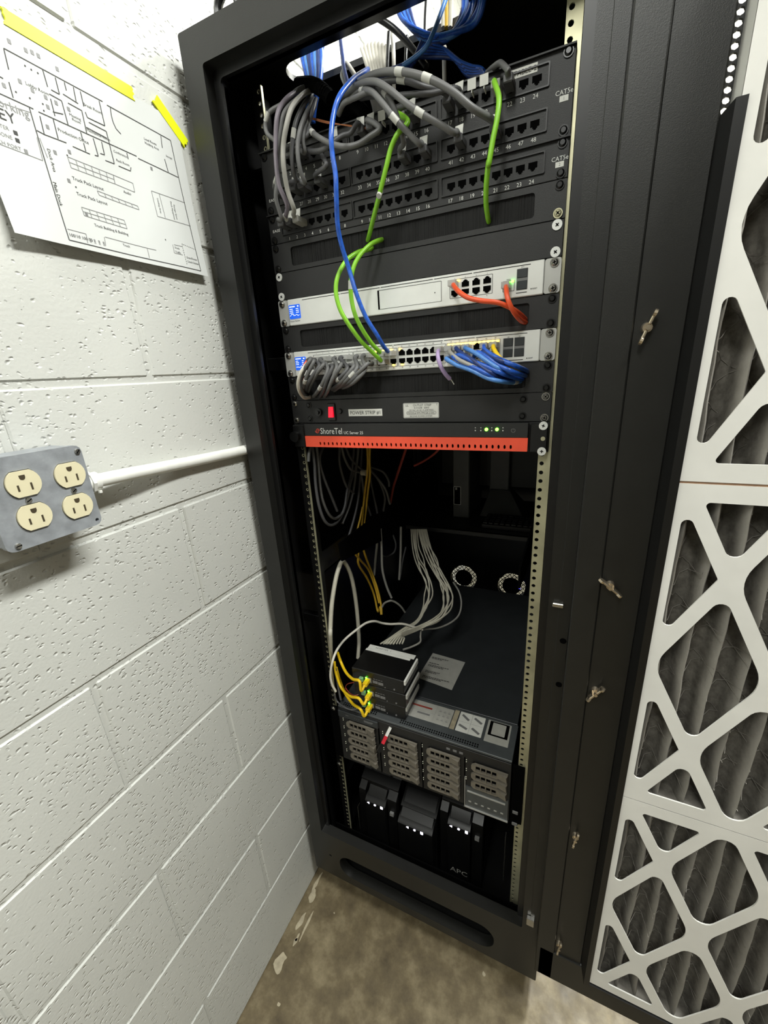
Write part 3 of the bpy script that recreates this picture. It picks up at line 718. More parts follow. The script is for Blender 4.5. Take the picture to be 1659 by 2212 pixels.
l = obj('rating_label', MB().plate([rrect(-0.0015, 0.0640, -0.4365, -0.4108, 0.002, 3)], FY, -0.0025, -0.0019), 'label_white', ps)
f2 = lambda u, v, w_: Vector((u, -0.0027, v)); fw = lambda u, v, w_: Vector((u, w_, v))
m = MB(); m.text('OUTLET STRIP', 0.0052, f2, 0.034, -0.4146); m.text('E101638   60H3', 0.0042, f2, 0.033, -0.4190); m.text('120 VAC 60 HZ 15 AMP MAX', 0.0036, f2, 0.032, -0.4230); m.text('MODEL# RPS-7MC2A (15A)', 0.0042, f2, 0.0312, -0.4278); m.text('SECOND POWER SYSTEM', 0.0036, f2, 0.0312, -0.4332); m.text('UL', 0.005, f2, 0.006, -0.4150); m.text('T', 0.004, f2, 0.0605, -0.4140)
m.plate([rrect(0.0045, 0.0590, -0.4304, -0.4252, 0.0025, 3), rrect(0.0049, 0.0586, -0.4300, -0.4256, 0.0021, 3)], fw, -0.0027, -0.0024)
m.plate([rrect(-0.0008, 0.0633, -0.4358, -0.4115, 0.0016, 3), rrect(-0.0004, 0.0629, -0.4354, -0.4119, 0.0013, 3)], fw, -0.0027, -0.0024)
obj('rating_print', m, 'dark_print', l, 0)

# phone server: black bezel over an orange-red grille
sv = thing('phone_server', 'black one-unit phone server with a bright orange-red perforated band', 'server', (0, 0, zt(11)))
m = MB(); m.cbox(-0.2110, 0.2110, -0.0120, 0.0, -0.4680, zt(10) - 0.0004, 0.0010); m.box(-0.2090, 0.2090, 0.0, 0.12, zt(11) + 0.001, zt(10) - 0.001); m.cbox(-0.2413, 0.2413, -0.0010, 0.0030, zt(11) - 0.0030, zt(10) - 0.0004, 0.0008)
obj('chassis', m, 'black_plate', sv)
m = MB(); m.plate([rrect(-0.2110, 0.2110, -0.4895, -0.4680, 0.0006, 1)] + [[(x + 0.0019 * math.cos(a), -0.4827 + 0.0034 * math.sin(a)) for a in [2 * math.pi * i / 12 for i in range(12)]] for x in [-0.1766 + k * 0.00953 for k in range(39)]], FY, -0.0120, -0.0095)
obj('grille_band', m, 'orange_red', sv)
obj('grille_backing', MB().box(-0.2105, 0.2105, -0.0090, -0.0080, -0.4890, -0.4680), 'void_black', sv)
f3 = lambda u, v, w_: Vector((u, -0.0123, v))
m = MB(); m.text('ShoreTel', 0.0165, f3, -0.1730, -0.4578, 'L', 0.82); m.text('UC Server 25', 0.0078, f3, -0.1205, -0.4610, 'L', 0.95)
for x in (0.1285, 0.1375, 0.1550, 0.1725): m.cyl((x, -0.0123, -0.4520), (x, -0.0118, -0.4520), 0.0008, 8); m.cyl((x, -0.0123, -0.4565), (x, -0.0118, -0.4565), 0.0010, 8)
obj('lettering', m, 'white_print', sv, 0)
m = MB(); 
for k in range(2):
    a0 = math.pi * k; m.tube([Vector((-0.1795 + 0.0050 * math.cos(a0 + t) * (1 - 0.16 * t), -0.0124, -0.4580 + 0.0050 * math.sin(a0 + t) * (1 - 0.16 * t))) for t in [i * 0.28 for i in range(18)]], 0.0006, 5)
obj('emblem', m, 'red_print', sv, 0)
m = MB(); m.tube([Vector((0.1885 + 0.0030 * math.cos(a), -0.0124, -0.4562 + 0.0030 * math.sin(a))) for a in [math.radians(120 + 300 * i / 16) for i in range(17)]], 0.0004, 5); m.box(0.1882, 0.1888, -0.0127, -0.0120, -0.4560, -0.4528)
obj('power_button', m, 'grey_print', sv, 0)
LG2 = MB().cyl((0, 0, 0), (0, -0.0010, 0), 0.0026, 12).mesh('led', 'led_green')
for x in (0.1465, 0.1632): put('led', LG2, (x, -0.0120, -0.4546), sv)
for s in (-1, 1):
    k_ = obj('ear_bracket', MB().cbox(*sorted((s * 0.2130, s * 0.2400)), -0.0110, -0.0010, -0.4915, -0.4465, 0.002), 'black_satin', sv)
obj('thumbscrew', MB().cyl((-0.2330, -0.0110, -0.4690), (-0.2330, -0.0190, -0.4690), 0.0105, 20), 'black_plastic', sv)
screws(sv, 'flat', 10, [(0.2325, 0.0045), (0.2325, 0.0440)], y=-0.0112)
obj('ear_hole', MB().cyl((0.2330, -0.0112, -0.4690), (0.2330, -0.0108, -0.4690), 0.0034, 10), 'zinc', sv)

# ---------------------------------------------------------------- drive server low in the rack
SZ1, SZ0 = -1.1560, -1.3335
ds = thing('storage_server', 'black rack server full of drive carriers, labels on its long lid', 'server', (0, 0.35, SZ0))
obj('chassis', MB().box(-0.2150, 0.2120, 0.0, 0.70, SZ0, SZ1 - 0.001), 'black_plate', ds)
lid = obj('lid', MB().cbox(-0.2150, 0.2120, 0.100, 0.70, SZ1 - 0.004, SZ1 + 0.0006, 0.0008), 'cover_dark', ds)
m = MB(); m.cbox(-0.2170, 0.2140, -0.0010, 0.0985, SZ1 - 0.006, SZ1, 0.0008); nose = obj('front_cover', m, 'server_grey', ds)
m = MB()
for r in range(2):
    x = -0.205
    while x < 0.200:
        if int((x + 0.3) * 16) % 4 != 3: m.box(x, x + 0.0030, 0.0055 + r * 0.0060, 0.0090 + r * 0.0060, SZ1 - 0.0002, SZ1 + 0.0004)
        x += 0.0056
obj('vent_holes', m, 'void_black', nose, 0)
def flat(name, loop, matl, par, z=SZ1, h=0.0006): return obj(name, MB().plate([loop], FZ, z, z + h), matl, par, 0)
l = flat('service_label', rrect(-0.0420, 0.0640, 0.0340, 0.0890, 0.001, 1), 'label_grey', nose)
m = MB(); fz = lambda u, v, w_: Vector((u, v, SZ1 + 0.0010))
def bar(u0, u1, v0, v1): m.add([fz(u0, v0, 0), fz(u1, v0, 0), fz(u1, v1, 0), fz(u0, v1, 0)], [(0, 1, 2, 3)])
for k in range(3):
    for j in range(3): bar(0.030 + k * 0.011, 0.036 + k * 0.011, 0.046 + j * 0.013, 0.0475 + j * 0.013); bar(0.031 + k * 0.011, 0.0345 + k * 0.011, 0.050 + j * 0.013, 0.0508 + j * 0.013)
bar(-0.020, 0.012, 0.0495, 0.0545); bar(0.0225, 0.0228, 0.036, 0.087); bar(-0.040, 0.022, 0.0590, 0.0593)
obj('service_print', m, 'grey_print', l, 0)
m = MB(); bar(-0.038, 0.012, 0.0700, 0.0750); obj('warning_bar', m, 'maroon_cable', l, 0)
l = flat('assembly_label', rrect(0.0800, 0.1400, 0.0330, 0.0920, 0.001, 1), 'label_white', nose)
m = MB(); bar(0.0800, 0.1400, 0.0622, 0.0626); bar(0.1098, 0.1102, 0.033, 0.092)
for cx_, cy_, a in ((0.095, 0.077, -35), (0.125, 0.077, -30), (0.095, 0.048, -20), (0.125, 0.046, -30)):
    c_, s_ = math.cos(math.radians(a)), math.sin(math.radians(a)); q = [(-0.011, -0.003), (0.011, -0.003), (0.011, 0.003), (-0.011, 0.003)]
    m.add([fz(cx_ + p[0] * c_ - p[1] * s_, cy_ + p[0] * s_ + p[1] * c_, 0) for p in q], [(0, 1, 2, 3)])
obj('assembly_drawings', m, 'grey_print', l, 0)
flat('label_stripe', [(0.0660, 0.033), (0.0770, 0.033), (0.0770, 0.092), (0.0660, 0.092)], 'concrete_stain', nose)
flat('label_border', rrect(0.1470, 0.2000, 0.0290, 0.0920, 0.001, 1), 'label_grey', nose)
flat('code_frame', rrect(0.1520, 0.1960, 0.0480, 0.0900, 0.001, 1), 'void_black', nose, SZ1 + 0.0007, 0.0004)
flat('code_patch', rrect(0.1590, 0.1890, 0.0520, 0.0860, 0.001, 1), 'label_grey', nose, SZ1 + 0.0012, 0.0004)
l = flat('lid_label', [(-0.0610, 0.1640), (0.0390, 0.1520), (0.0450, 0.2700), (-0.0540, 0.2770)], 'label_grey', lid, SZ1 + 0.0004)
m = MB(); fz = lambda u, v, w_: Vector((u, v, SZ1 + 0.0013))
for v0, n, wd in ((0.258, 2, 0.045), (0.232, 1, 0.030), (0.2235, 2, 0.055), (0.198, 2, 0.042), (0.176, 2, 0.072)):
    for j in range(n):
        x = -0.050
        while x < -0.050 + wd * (1 if j == 0 else 0.7): w2 = random.uniform(0.003, 0.008); bar(x, x + w2, v0 - j * 0.0048, v0 - j * 0.0048 + 0.0026); x += w2 + 0.0012
obj('lid_print', m, 'dark_print', l, 0)
# front: drive carriers in four columns
m = MB(); m.cbox(-0.2165, 0.2135, -0.0030, 0.0, SZ0 + 0.001, SZ1 - 0.0070, 0.0006); obj('bezel', m, 'black_plate', ds)
for s in (-1, 1): obj('rack_ear', MB().cbox(*sorted((s * 0.2170, s * 0.2405)), -0.0040, 0.0028, SZ0 + 0.002, SZ1 - 0.008, 0.001), 'void_black', ds)
for zc in (-1.294, -1.330): obj('release_tab', MB().cbox(0.2210, 0.2330, -0.0085, -0.0060, zc - 0.0045, zc + 0.0045, 0.001), 'grey_print', ds)
screws(ds, 'steel', 0, [(-0.2285, 1.166), (-0.2320, 1.358)], y=-0.0062)
def carrier_mesh():
    W_, H_ = 0.0790, 0.0215
    m = MB(); lp = [(0.006, 0.0), (W_ * 0.72, 0.0), (W_ * 0.74, 0.002), (W_, 0.001), (W_ - 0.004, H_ * 0.55), (W_, H_ - 0.001), (W_ * 0.74, H_), (0.008, H_), (0.0, H_ - 0.006), (0.0, 0.006)]
    hs = [rrect(0.0100 + k * 0.0118, 0.0198 + k * 0.0118, 0.0038, H_ - 0.0042, 0.001, 1) for k in range(4)]
    m.plate([lp] + hs, FY, -0.0110, -0.0060)
    m.add([(W_ * 0.74, -0.0115, 0.003), (W_ - 0.001, -0.0165, 0.003), (W_ - 0.003, -0.0165, H_ - 0.004), (W_ * 0.74, -0.0115, H_ - 0.003), (W_ * 0.74, -0.0090, 0.003), (W_, -0.0090, 0.003), (W_, -0.0090, H_ - 0.003), (W_ * 0.74, -0.0090, H_ - 0.003)], [(0, 1, 2, 3), (4, 7, 6, 5), (0, 4, 5, 1), (3, 2, 6, 7), (1, 5, 6, 2), (0, 3, 7, 4)])
    return m.mesh('drive_carrier', 'carrier', 25)
def carrier_back(): return MB().box(0.004, 0.058, -0.0058, -0.0030, 0.002, 0.0195).mesh('carrier_opening', 'void_black', 0)
CM, CB = carrier_mesh(), carrier_back()
CX = (-0.1910, -0.0790, 0.0240, 0.1290); LEDW = led_mesh('drive_led', 0.0006, 0.0006)
for c_ in range(4):
    for r in range(5):
        zb_ = -1.1885 - r * 0.0262 - 0.0215
        if c_ == 3 and r > 2: continue
        k_ = put('drive_carrier', CM, (CX[c_] + 0.0006 * r * (1 if c_ < 2 else 0), 0, zb_), ds); put('carrier_opening', CB, (CX[c_], 0, zb_), k_)
        for j in range(2): put('drive_led', LEDW, (CX[c_] - 0.0125, -0.0038, zb_ + 0.013 + j * 0.006), k_)
    if c_ < 3: obj('column_divider', MB().box(CX[c_] + 0.0880, CX[c_] + 0.0900, -0.0060, -0.0025, SZ0 + 0.004, SZ1 - 0.03), 'void_black', ds)
m = MB(); m.box(0.1160, 0.2110, -0.0060, -0.0028, -1.3325, -1.2700); obj('open_bay', m, 'server_grey', ds)
m = MB(); m.box(0.1200, 0.2050, -0.0080, -0.0058, -1.2830, -1.2800); m.box(0.1130, 0.2120, -0.0090, -0.0050, -1.3335, -1.3310); m.box(0.1140, 0.1152, -0.0090, -0.0050, -1.3335, -1.2400)
for k in range(6): m.box(0.1230 + k * 0.0145, 0.1290 + k * 0.0145, -0.0068, -0.0058, -1.3150, -1.3120)
obj('bay_tray', m, 'ear_silver', ds, 0)
m = MB(); m.cbox(-0.2150, -0.1020, -0.0075, -0.0028, -1.1850, -1.1650, 0.001); cp = obj('control_panel', m, 'cover_dark', ds)
m = MB(); m.box(-0.140, -0.115, -0.0079, -0.0074, -1.1730, -1.1715); m.box(-0.140, -0.118, -0.0079, -0.0074, -1.1760, -1.1750); m.box(-0.192, -0.184, -0.0079, -0.0074, -1.1740, -1.1730)
for k in range(3): m.cyl((-0.166 + k * 0.006, -0.0080, -1.1745), (-0.166 + k * 0.006, -0.0074, -1.1745), 0.0008, 8)
obj('panel_print', m, 'grey_print', cp, 0)
m = MB()
for x in (0.070, 0.0855, 0.1): m.box(x, x + 0.0085, -0.0038, -0.0028, -1.1800, -1.1745)
obj('bezel_marks', m, 'grey_print', ds, 0)
# memory stick in the server's front
us = thing('usb_stick', 'small red and white memory stick plugged into the drive server front', 'usb stick', (-0.0760, -0.02, -1.215))
a, b = Vector((-0.0690, -0.0035, -1.1690)), Vector((-0.0880, -0.0380, -1.2180)); d = b - a
m = MB(); m.tube([a, a + d * 0.35], 0.0048, 4); obj('white_cap', m, 'label_white', us, 0)
m = MB(); m.tube([a + d * 0.35, a + d * 0.66], 0.0056, 4); obj('red_body', m, 'red_plastic', us, 0)
m = MB(); m.tube([a + d * 0.66, b], 0.0062, 4); obj('black_end', m, 'black_plastic', us, 0)

# ---------------------------------------------------------------- three voice adapters stacked on the server
AH = 0.0415
labs = ('black phone adapter, lowest of three stacked on the server lid', 'black phone adapter, middle of three stacked on the server lid', 'black phone adapter with a white label strip, topmost of the stack')
for k in range(3):
    z0 = SZ1 + 0.0008 + k * AH; dx = (0.000, 0.004, 0.002)[k]; dy = (0.004, 0.0, -0.002)[k]
    t = thing('phone_adapter', labs[k], 'phone adapter', (-0.105 + dx, 0.055, z0), 'phone adapters')
    x0, x1, y0, y1 = -0.172 + dx, -0.036 + dx, 0.010 + dy, 0.105 + dy
    obj('case', MB().cbox(x0, x1, y0, y1, z0 + 0.003, z0 + AH - 0.0006, 0.0012), 'black_plastic', t)
    for fx in (x0 + 0.012, x1 - 0.012):
        for fy in (y0 + 0.012, y1 - 0.012): obj('foot', MB().cyl((fx, fy, z0), (fx, fy, z0 + 0.003), 0.005, 8), 'void_black', t)
    obj('side_flange', MB().cbox(x1 - 0.0005, x1 + 0.0045, y0 + 0.002, y1 - 0.008, z0 + 0.0275, z0 + 0.0400, 0.0008), 'label_white' if k == 2 else 'label_grey', t)
    f = lambda u, v, w_: Vector((u, y0 - 0.0004, v))
    m = MB(); m.box(x0 + 0.056, x0 + 0.069, y0 - 0.0006, y0 + 0.001, z0 + 0.012, z0 + 0.019); m.box(x0 + 0.0705, x0 + 0.0835, y0 - 0.0006, y0 + 0.001, z0 + 0.011, z0 + 0.018)
    obj('status_window', m, 'grey_print', t, 0)
    m = MB()
    for j in range(4): m.box(x0 + 0.058 + j * 0.0065, x0 + 0.0625 + j * 0.0065, y0 - 0.0006, y0 + 0.001, z0 + 0.0235, z0 + 0.0245)
    m.cyl((x0 + 0.088, y0 - 0.001, z0 + 0.008), (x0 + 0.088, y0, z0 + 0.008), 0.0013, 8); m.cyl((x0 + 0.112, y0 - 0.001, z0 + 0.010), (x0 + 0.112, y0, z0 + 0.010), 0.0022, 10)
    obj('front_marks', m, 'grey_print', t, 0, kind='stuff')
    pl = obj('power_terminal', MB().cbox(x0 + 0.0215, x0 + 0.0315, y0 - 0.008, y0, z0 + 0.011, z0 + 0.022, 0.001), 'green_plastic', t)
    obj('network_port', MB().box(x0 + 0.0350, x0 + 0.0520, y0 - 0.0006, y0 + 0.001, z0 + 0.010, z0 + 0.023), 'galvanised', t)
    if k == 2:
        l = obj('label_strip', MB().box(x0 + 0.004, x1 - 0.004, y1 - 0.016, y1 - 0.0005, z0 + AH - 0.0007, z0 + AH + 0.0003), 'label_white', t)
        obj('handwriting', MB().text('ADAPTER  1', 0.0085, lambda u, v, w_: Vector((u, v, z0 + AH + 0.0006)), x0 + 0.045, y1 - 0.008), 'grey_print', l, 0)
        obj('back_label', MB().box(x0 + 0.002, x1 - 0.012, y1 - 0.024, y1 - 0.017, z0 + AH - 0.0007, z0 + AH + 0.0002), 'label_white', t)
    if k == 2:
        for j in range(6): obj('phone_jack', MB().cbox(x0 + 0.022 + j * 0.018, x0 + 0.033 + j * 0.018, y1, y1 + 0.005, z0 + 0.012, z0 + 0.024, 0.001), 'black_plastic', t)

# ---------------------------------------------------------------- battery backups on the cabinet floor
UZ = ZB + 0.0145
def ups(x0, x1, y0, zt_, label, style):
    t = thing('battery_backup', label, 'battery backup', ((x0 + x1) / 2, y0 + 0.19, UZ), 'battery backups in the cabinet')
    w_ = x1 - x0; y1 = y0 + 0.36
    m = MB()
    prof = [(y0 + 0.030, UZ), (y1, UZ), (y1, zt_ + 0.028), (y0 + 0.075, zt_ + 0.040), (y0 + 0.030, zt_ + 0.018)]
    m.plate([prof], lambda u, v, ww: Vector((ww, u, v)), x0, x1); obj('case', m, 'ups_black', t)
    if style == 'winged':
        c = 0.020
        for a, b in ((x0, x0 + c), (x1 - c - 0.006, x1)):
            p = [(y0 + 0.006, UZ + 0.004), (y0 + 0.034, UZ + 0.004), (y0 + 0.060, zt_ + 0.034), (y0 + 0.012, zt_)]
            obj('side_cheek', MB().plate([p], lambda u, v, ww: Vector((ww, u, v)), a, b), 'ups_black', t)
        p0, p1 = x0 + c + 0.003, x1 - c - 0.009
    else: p0, p1 = x0 + 0.002, x1 - 0.002
    pz = zt_ - (0.016 if style == 'winged' else 0.0)
    p = [(y0, UZ + 0.012), (y0 + 0.032, UZ + 0.012), (y0 + 0.032, pz + 0.006), (y0 + 0.012, pz + 0.004), (y0, pz - 0.006)]
    fp = obj('front_panel', MB().plate([p], lambda u, v, ww: Vector((ww, u, v)), p0, p1), 'ups_black', t)
    p = [(y0 + 0.012, pz + 0.0045), (y0 + 0.034, pz + 0.0065), (y0 + 0.090, zt_ + 0.043), (y0 + 0.060, zt_ + 0.036)]
    obj('hood', MB().plate([p], lambda u, v, ww: Vector((ww, u, v)), p0 + 0.004, p1 - 0.004), 'ups_black', t)
    cx_ = (p0 + p1) / 2
    m = MB(); f = lambda u, v, ww: Vector((u, y0 - 0.0006, v)); zl = pz - 0.010
    for j, xx in enumerate((cx_ - 0.020, cx_, cx_ + 0.020)):
        if j == 0: m.add([(xx + 0.003, y0 - 0.0006, zl + 0.0035), (xx + 0.003, y0 - 0.0006, zl - 0.0035), (xx - 0.004, y0 - 0.0006, zl)], [(0, 1, 2)])
        elif j == 1: m.cyl((xx, y0 - 0.0008, zl), (xx, y0, zl), 0.0030, 10)
        else: m.plate([rrect(xx - 0.0034, xx + 0.0034, zl - 0.0042, zl + 0.0042, 0.001, 2)], FY, y0 - 0.0008, y0)
    obj('button_light', m, 'led_white', fp, 0)
    if style == 'winged':
        obj('maker_mark', MB().text('APC', 0.024, f, cx_, UZ + 0.058, sx=1.05), 'label_grey', fp, 0)
        obj('usb_port', MB().box(x1 - 0.018, x1 - 0.007, y0 + 0.0045, y0 + 0.012, zt_ - 0.050, zt_ - 0.040), 'grey_print', t)
    else:
        obj('lower_recess', MB().box(cx_ - 0.022, cx_ + 0.022, y0 - 0.0006, y0 + 0.001, UZ + 0.040, UZ + 0.075), 'void_black', fp)
    return t
ups(-0.188, -0.076, 0.000, -1.447, 'black tower battery backup with three lit buttons, leftmost of three on the cabinet floor', 'winged')
ups(-0.069, 0.031, -0.004, -1.488, 'black battery backup with plain front, between the two winged ones on the cabinet floor', 'plain')
ups(0.040, 0.150, 0.022, -1.440, 'black tower battery backup with three lit buttons, rightmost of three on the cabinet floor', 'winged')

# ---------------------------------------------------------------- shelf with a small computer in the dark behind
sh = thing('rack_shelf', 'black equipment shelf deep inside the rack behind the phone server', 'shelf', (0, 0.60, -0.845))
obj('tray', MB().box(-0.200, 0.200, 0.46, 0.80, -0.830, -0.827).box(-0.200, 0.200, 0.46, 0.463, -0.842, -0.827), 'black_plate', sh)
for s in (-1, 1): obj('shelf_arm', MB().plate([[(0.062, -0.776), (0.46, -0.842), (0.80, -0.842), (0.80, -0.727), (0.055, -0.727)]], FX, s * 0.2000, s * 0.2040), 'void_black', sh)
pc = thing('mini_computer', 'narrow dark computer case with a white outlined slot on the shelf', 'computer', (-0.045, 0.65, -0.827))
obj('case', MB().cbox(-0.072, -0.018, 0.565, 0.76, -0.8265, -0.590, 0.003), 'case_grey', pc)
m = MB(); m.plate([rrect(-0.0690, -0.0450, -0.7820, -0.7200, 0.003, 3), rrect(-0.0675, -0.0465, -0.7805, -0.7215, 0.002, 3)], FY, 0.5640, 0.5652); obj('slot_outline', m, 'white_print', pc, 0)
obj('slot', MB().box(-0.0675, -0.0465, 0.5644, 0.5652, -0.7805, -0.7215), 'void_black', pc); obj('slot_light', MB().box(-0.0635, -0.0575, 0.5636, 0.5648, -0.7315, -0.7235), 'label_grey', pc)
mo = thing('monitor', 'dark flat monitor on a sloping foot at the back of the shelf', 'monitor', (0.055, 0.70, -0.827))
obj('column', MB().cbox(0.020, 0.085, 0.70, 0.72, -0.815, -0.60, 0.003), 'case_grey', mo)
m = MB(); m.add([(0.010, 0.60, -0.8265), (0.150, 0.60, -0.8265), (0.150, 0.74, -0.8265), (0.010, 0.74, -0.8265), (0.025, 0.69, -0.760), (0.090, 0.69, -0.760), (0.090, 0.73, -0.760), (0.025, 0.73, -0.760)], [(0, 3, 2, 1), (4, 5, 6, 7), (0, 1, 5, 4), (1, 2, 6, 5), (2, 3, 7, 6), (3, 0, 4, 7)]); obj('foot', m, 'case_grey', mo, 0)
obj('screen_back', MB().cbox(-0.16, 0.20, 0.725, 0.755, -0.76, -0.52, 0.004), 'black_plate', mo)
kb = thing('keyboard', 'black keyboard lying on the shelf beside the monitor foot', 'keyboard', (0.130, 0.53, -0.827))
obj('base', MB().cbox(0.038, 0.193, 0.490, 0.590, -0.8265, -0.812, 0.002), 'black_plastic', kb)
KEY = MB().cbox(-0.0065, 0.0065, -0.006, 0.006, 0, 0.005, 0.001).mesh('key', 'dark_grey')
for r in range(5):
    for k in range(9): put('key', KEY, (0.048 + k * 0.0168, 0.500 + r * 0.018, -0.812), kb)
# ---------------------------------------------------------------- outlet box and conduit on the wall
ob = thing('outlet_box', 'grey galvanised metal box with four ivory outlets on the block wall', 'outlet box', (-0.29, -0.444, -0.521))
XW, XF = -0.320, -0.2645
by0, by1, bz0, bz1 = -0.4965, -0.3945, -0.5200, -0.4185
tilt = Matrix.Rotation(math.radians(1.2), 4, 'X')
RC = [(-0.4620, -0.4495), (-0.4148, -0.4510), (-0.4620, -0.4875), (-0.4168, -0.4895)]
def rec_loop(cy, cz, r, h):
    a0 = math.asin(h / r); out = []
    for k in range(9): a = -a0 + 2 * a0 * k / 8; out.append((cy + r * math.cos(a), cz + r * math.sin(a)))
    for k in range(9): a = math.pi - a0 + 2 * a0 * k / 8; out.append((cy + r * math.cos(a), cz + r * math.sin(a)))
    return out
m = MB(); m.cbox(XW, XF - 0.008, by0 + 0.001, by1 - 0.001, bz0 + 0.001, bz1 - 0.001, 0.005); obj('box_body', m, 'galvanised', ob)
m = MB(); m.plate([rrect(by0, by1, bz0, bz1, 0.008, 3)] + [rec_loop(a, b, 0.0172, 0.0147) for a, b in RC] + [circ(by1 - 0.0055, bz0 + 0.0065, 0.0022, 10)], FX, XF - 0.009, XF); obj('cover_plate', m, 'galvanised', ob)
for cy, cz in RC:
    m = MB(); m.plate([rec_loop(cy, cz, 0.0165, 0.0140)], FX, XF - 0.006, XF + 0.0022); r_ = obj('receptacle', m, 'ivory', ob)
    m = MB(); X1 = XF + 0.0026
    m.box(X1 - 0.001, X1, cy - 0.0073, cy - 0.0055, cz - 0.0072, cz - 0.0005); m.box(X1 - 0.001, X1, cy + 0.0052, cy + 0.0070, cz - 0.0080, cz - 0.0002)
    m.plate([[(cy - 0.0028, cz + 0.0095), (cy - 0.0028, cz + 0.0068), (cy - 0.0020, cz + 0.0050), (cy, cz + 0.0042), (cy + 0.0020, cz + 0.0050), (cy + 0.0028, cz + 0.0068), (cy + 0.0028, cz + 0.0095)]], FX, X1 - 0.001, X1)
    obj('outlet_slot', m, 'slot_dark', r_, 0)
sm = MB(); sm.cyl((0, 0, 0), (0.0022, 0, 0), 0.0034, 12, 0.0028); SMX = sm.mesh('screw', 'steel'); sl = MB().box(0.0021, 0.0024, -0.0028, 0.0028, -0.0005, 0.0005).mesh('screw_slot', 'void_black', 0)
for cy, cz, a in ((-0.4625, -0.4685, 0.5), (-0.4160, -0.4702, 0.6), (by1 - 0.0050, bz1 - 0.0075, 0.8), (by0 + 0.0110, bz0 + 0.0060, 0.1)):
    s_ = put('screw', SMX, (XF, cy, cz), ob); put('screw_slot', sl, (XF, cy, cz), s_, (a, 0, 0))
cdt = thing('conduit', 'white painted conduit running from the outlet box to the cabinet', 'conduit', (-0.31, -0.2, -0.495))
cp_ = spline([(-0.292, -0.392, -0.4712), (-0.292, -0.360, -0.4718), (-0.297, -0.320, -0.4742), (-0.304, -0.275, -0.4775), (-0.3095, -0.220, -0.4810), (-0.3105, -0.150, -0.4838), (-0.3105, -0.060, -0.4860), (-0.3100, 0.300, -0.4900)], 8)
obj('pipe', MB().tube(cp_, 0.0092, 16), 'label_white', cdt, 60)
m = MB(); m.cyl((-0.292, -0.3945, -0.4712), (-0.292, -0.372, -0.4714), 0.0125, 16); m.cyl((-0.292, -0.384, -0.4712), (-0.292, -0.380, -0.4712), 0.0150, 8); m.cyl((-0.284, -0.376, -0.4830), (-0.284, -0.376, -0.4860), 0.0025, 8)
obj('connector', m, 'label_white', cdt)

# ---------------------------------------------------------------- floor plan taped to the wall
PX0, PX1 = -0.3175, -0.3090
pl_ = thing('floor_plan', 'printed white floor plan sheet taped to the block wall', 'poster', (-0.316, -0.236, -0.187))
PY0, PY1, PZ0, PZ1 = -0.3740, -0.0965, -0.1870, 0.0250
def paper_x(y, z):
    t = (PZ1 - z) / (PZ1 - PZ0); u = (y - PY0) / (PY1 - PY0)
    return PX0 + (PX1 - PX0) * t * t + 0.0012 * math.sin(u * 9) * t + 0.004 * max(0, t - 0.8) * 5 * max(0, 0.15 - u) * 6
m = MB(); nu, nv = 24, 18; vv = []; ff = []
for k in range(2):
    for i in range(nv + 1):
        for j in range(nu + 1):
            y = PY0 + (PY1 - PY0) * j / nu; z = PZ0 + (PZ1 - PZ0) * i / nv; vv.append((paper_x(y, z) - 0.0003 * k, y, z))
o_ = (nu + 1) * (nv + 1)
for i in range(nv):
    for j in range(nu):
        q = (i * (nu + 1) + j, i * (nu + 1) + j + 1, (i + 1) * (nu + 1) + j + 1, (i + 1) * (nu + 1) + j); ff += [q, tuple(o_ + a for a in q[::-1])]
m.add(vv, ff); obj('sheet', m, 'paper', pl_, 60)
def PP(a, b):                     # reading on the enlarged photograph -> (y, z) on the sheet
    p = atx(a / 3.318, b / 3.318, -0.313); return p.y, p.z
ink = MB(); grey = MB()
def stroke(mb, pts, w_=0.0006):
    for (y0, z0), (y1, z1) in zip(pts[:-1], pts[1:]):
        d = Vector((y1 - y0, z1 - z0)); L = d.length
        if L < 1e-6: continue
        n = max(1, int(L / 0.012)); d /= L; nn = Vector((-d.y, d.x)) * w_ / 2
        for k in range(n):
            qs = []
            for t, s in ((k / n, 1), (k / n, -1), ((k + 1) / n, -1), ((k + 1) / n, 1)):
                yy = y0 + (y1 - y0) * t + s * nn.x; zz = z0 + (z1 - z0) * t + s * nn.y; yy = min(max(yy, PY0 + 0.001), PY1 - 0.001); zz = min(max(zz, PZ0 + 0.001), PZ1 - 0.001); qs.append((paper_x(yy, zz) + 0.0004, yy, zz))
            mb.add(qs, [(0, 1, 2, 3)])
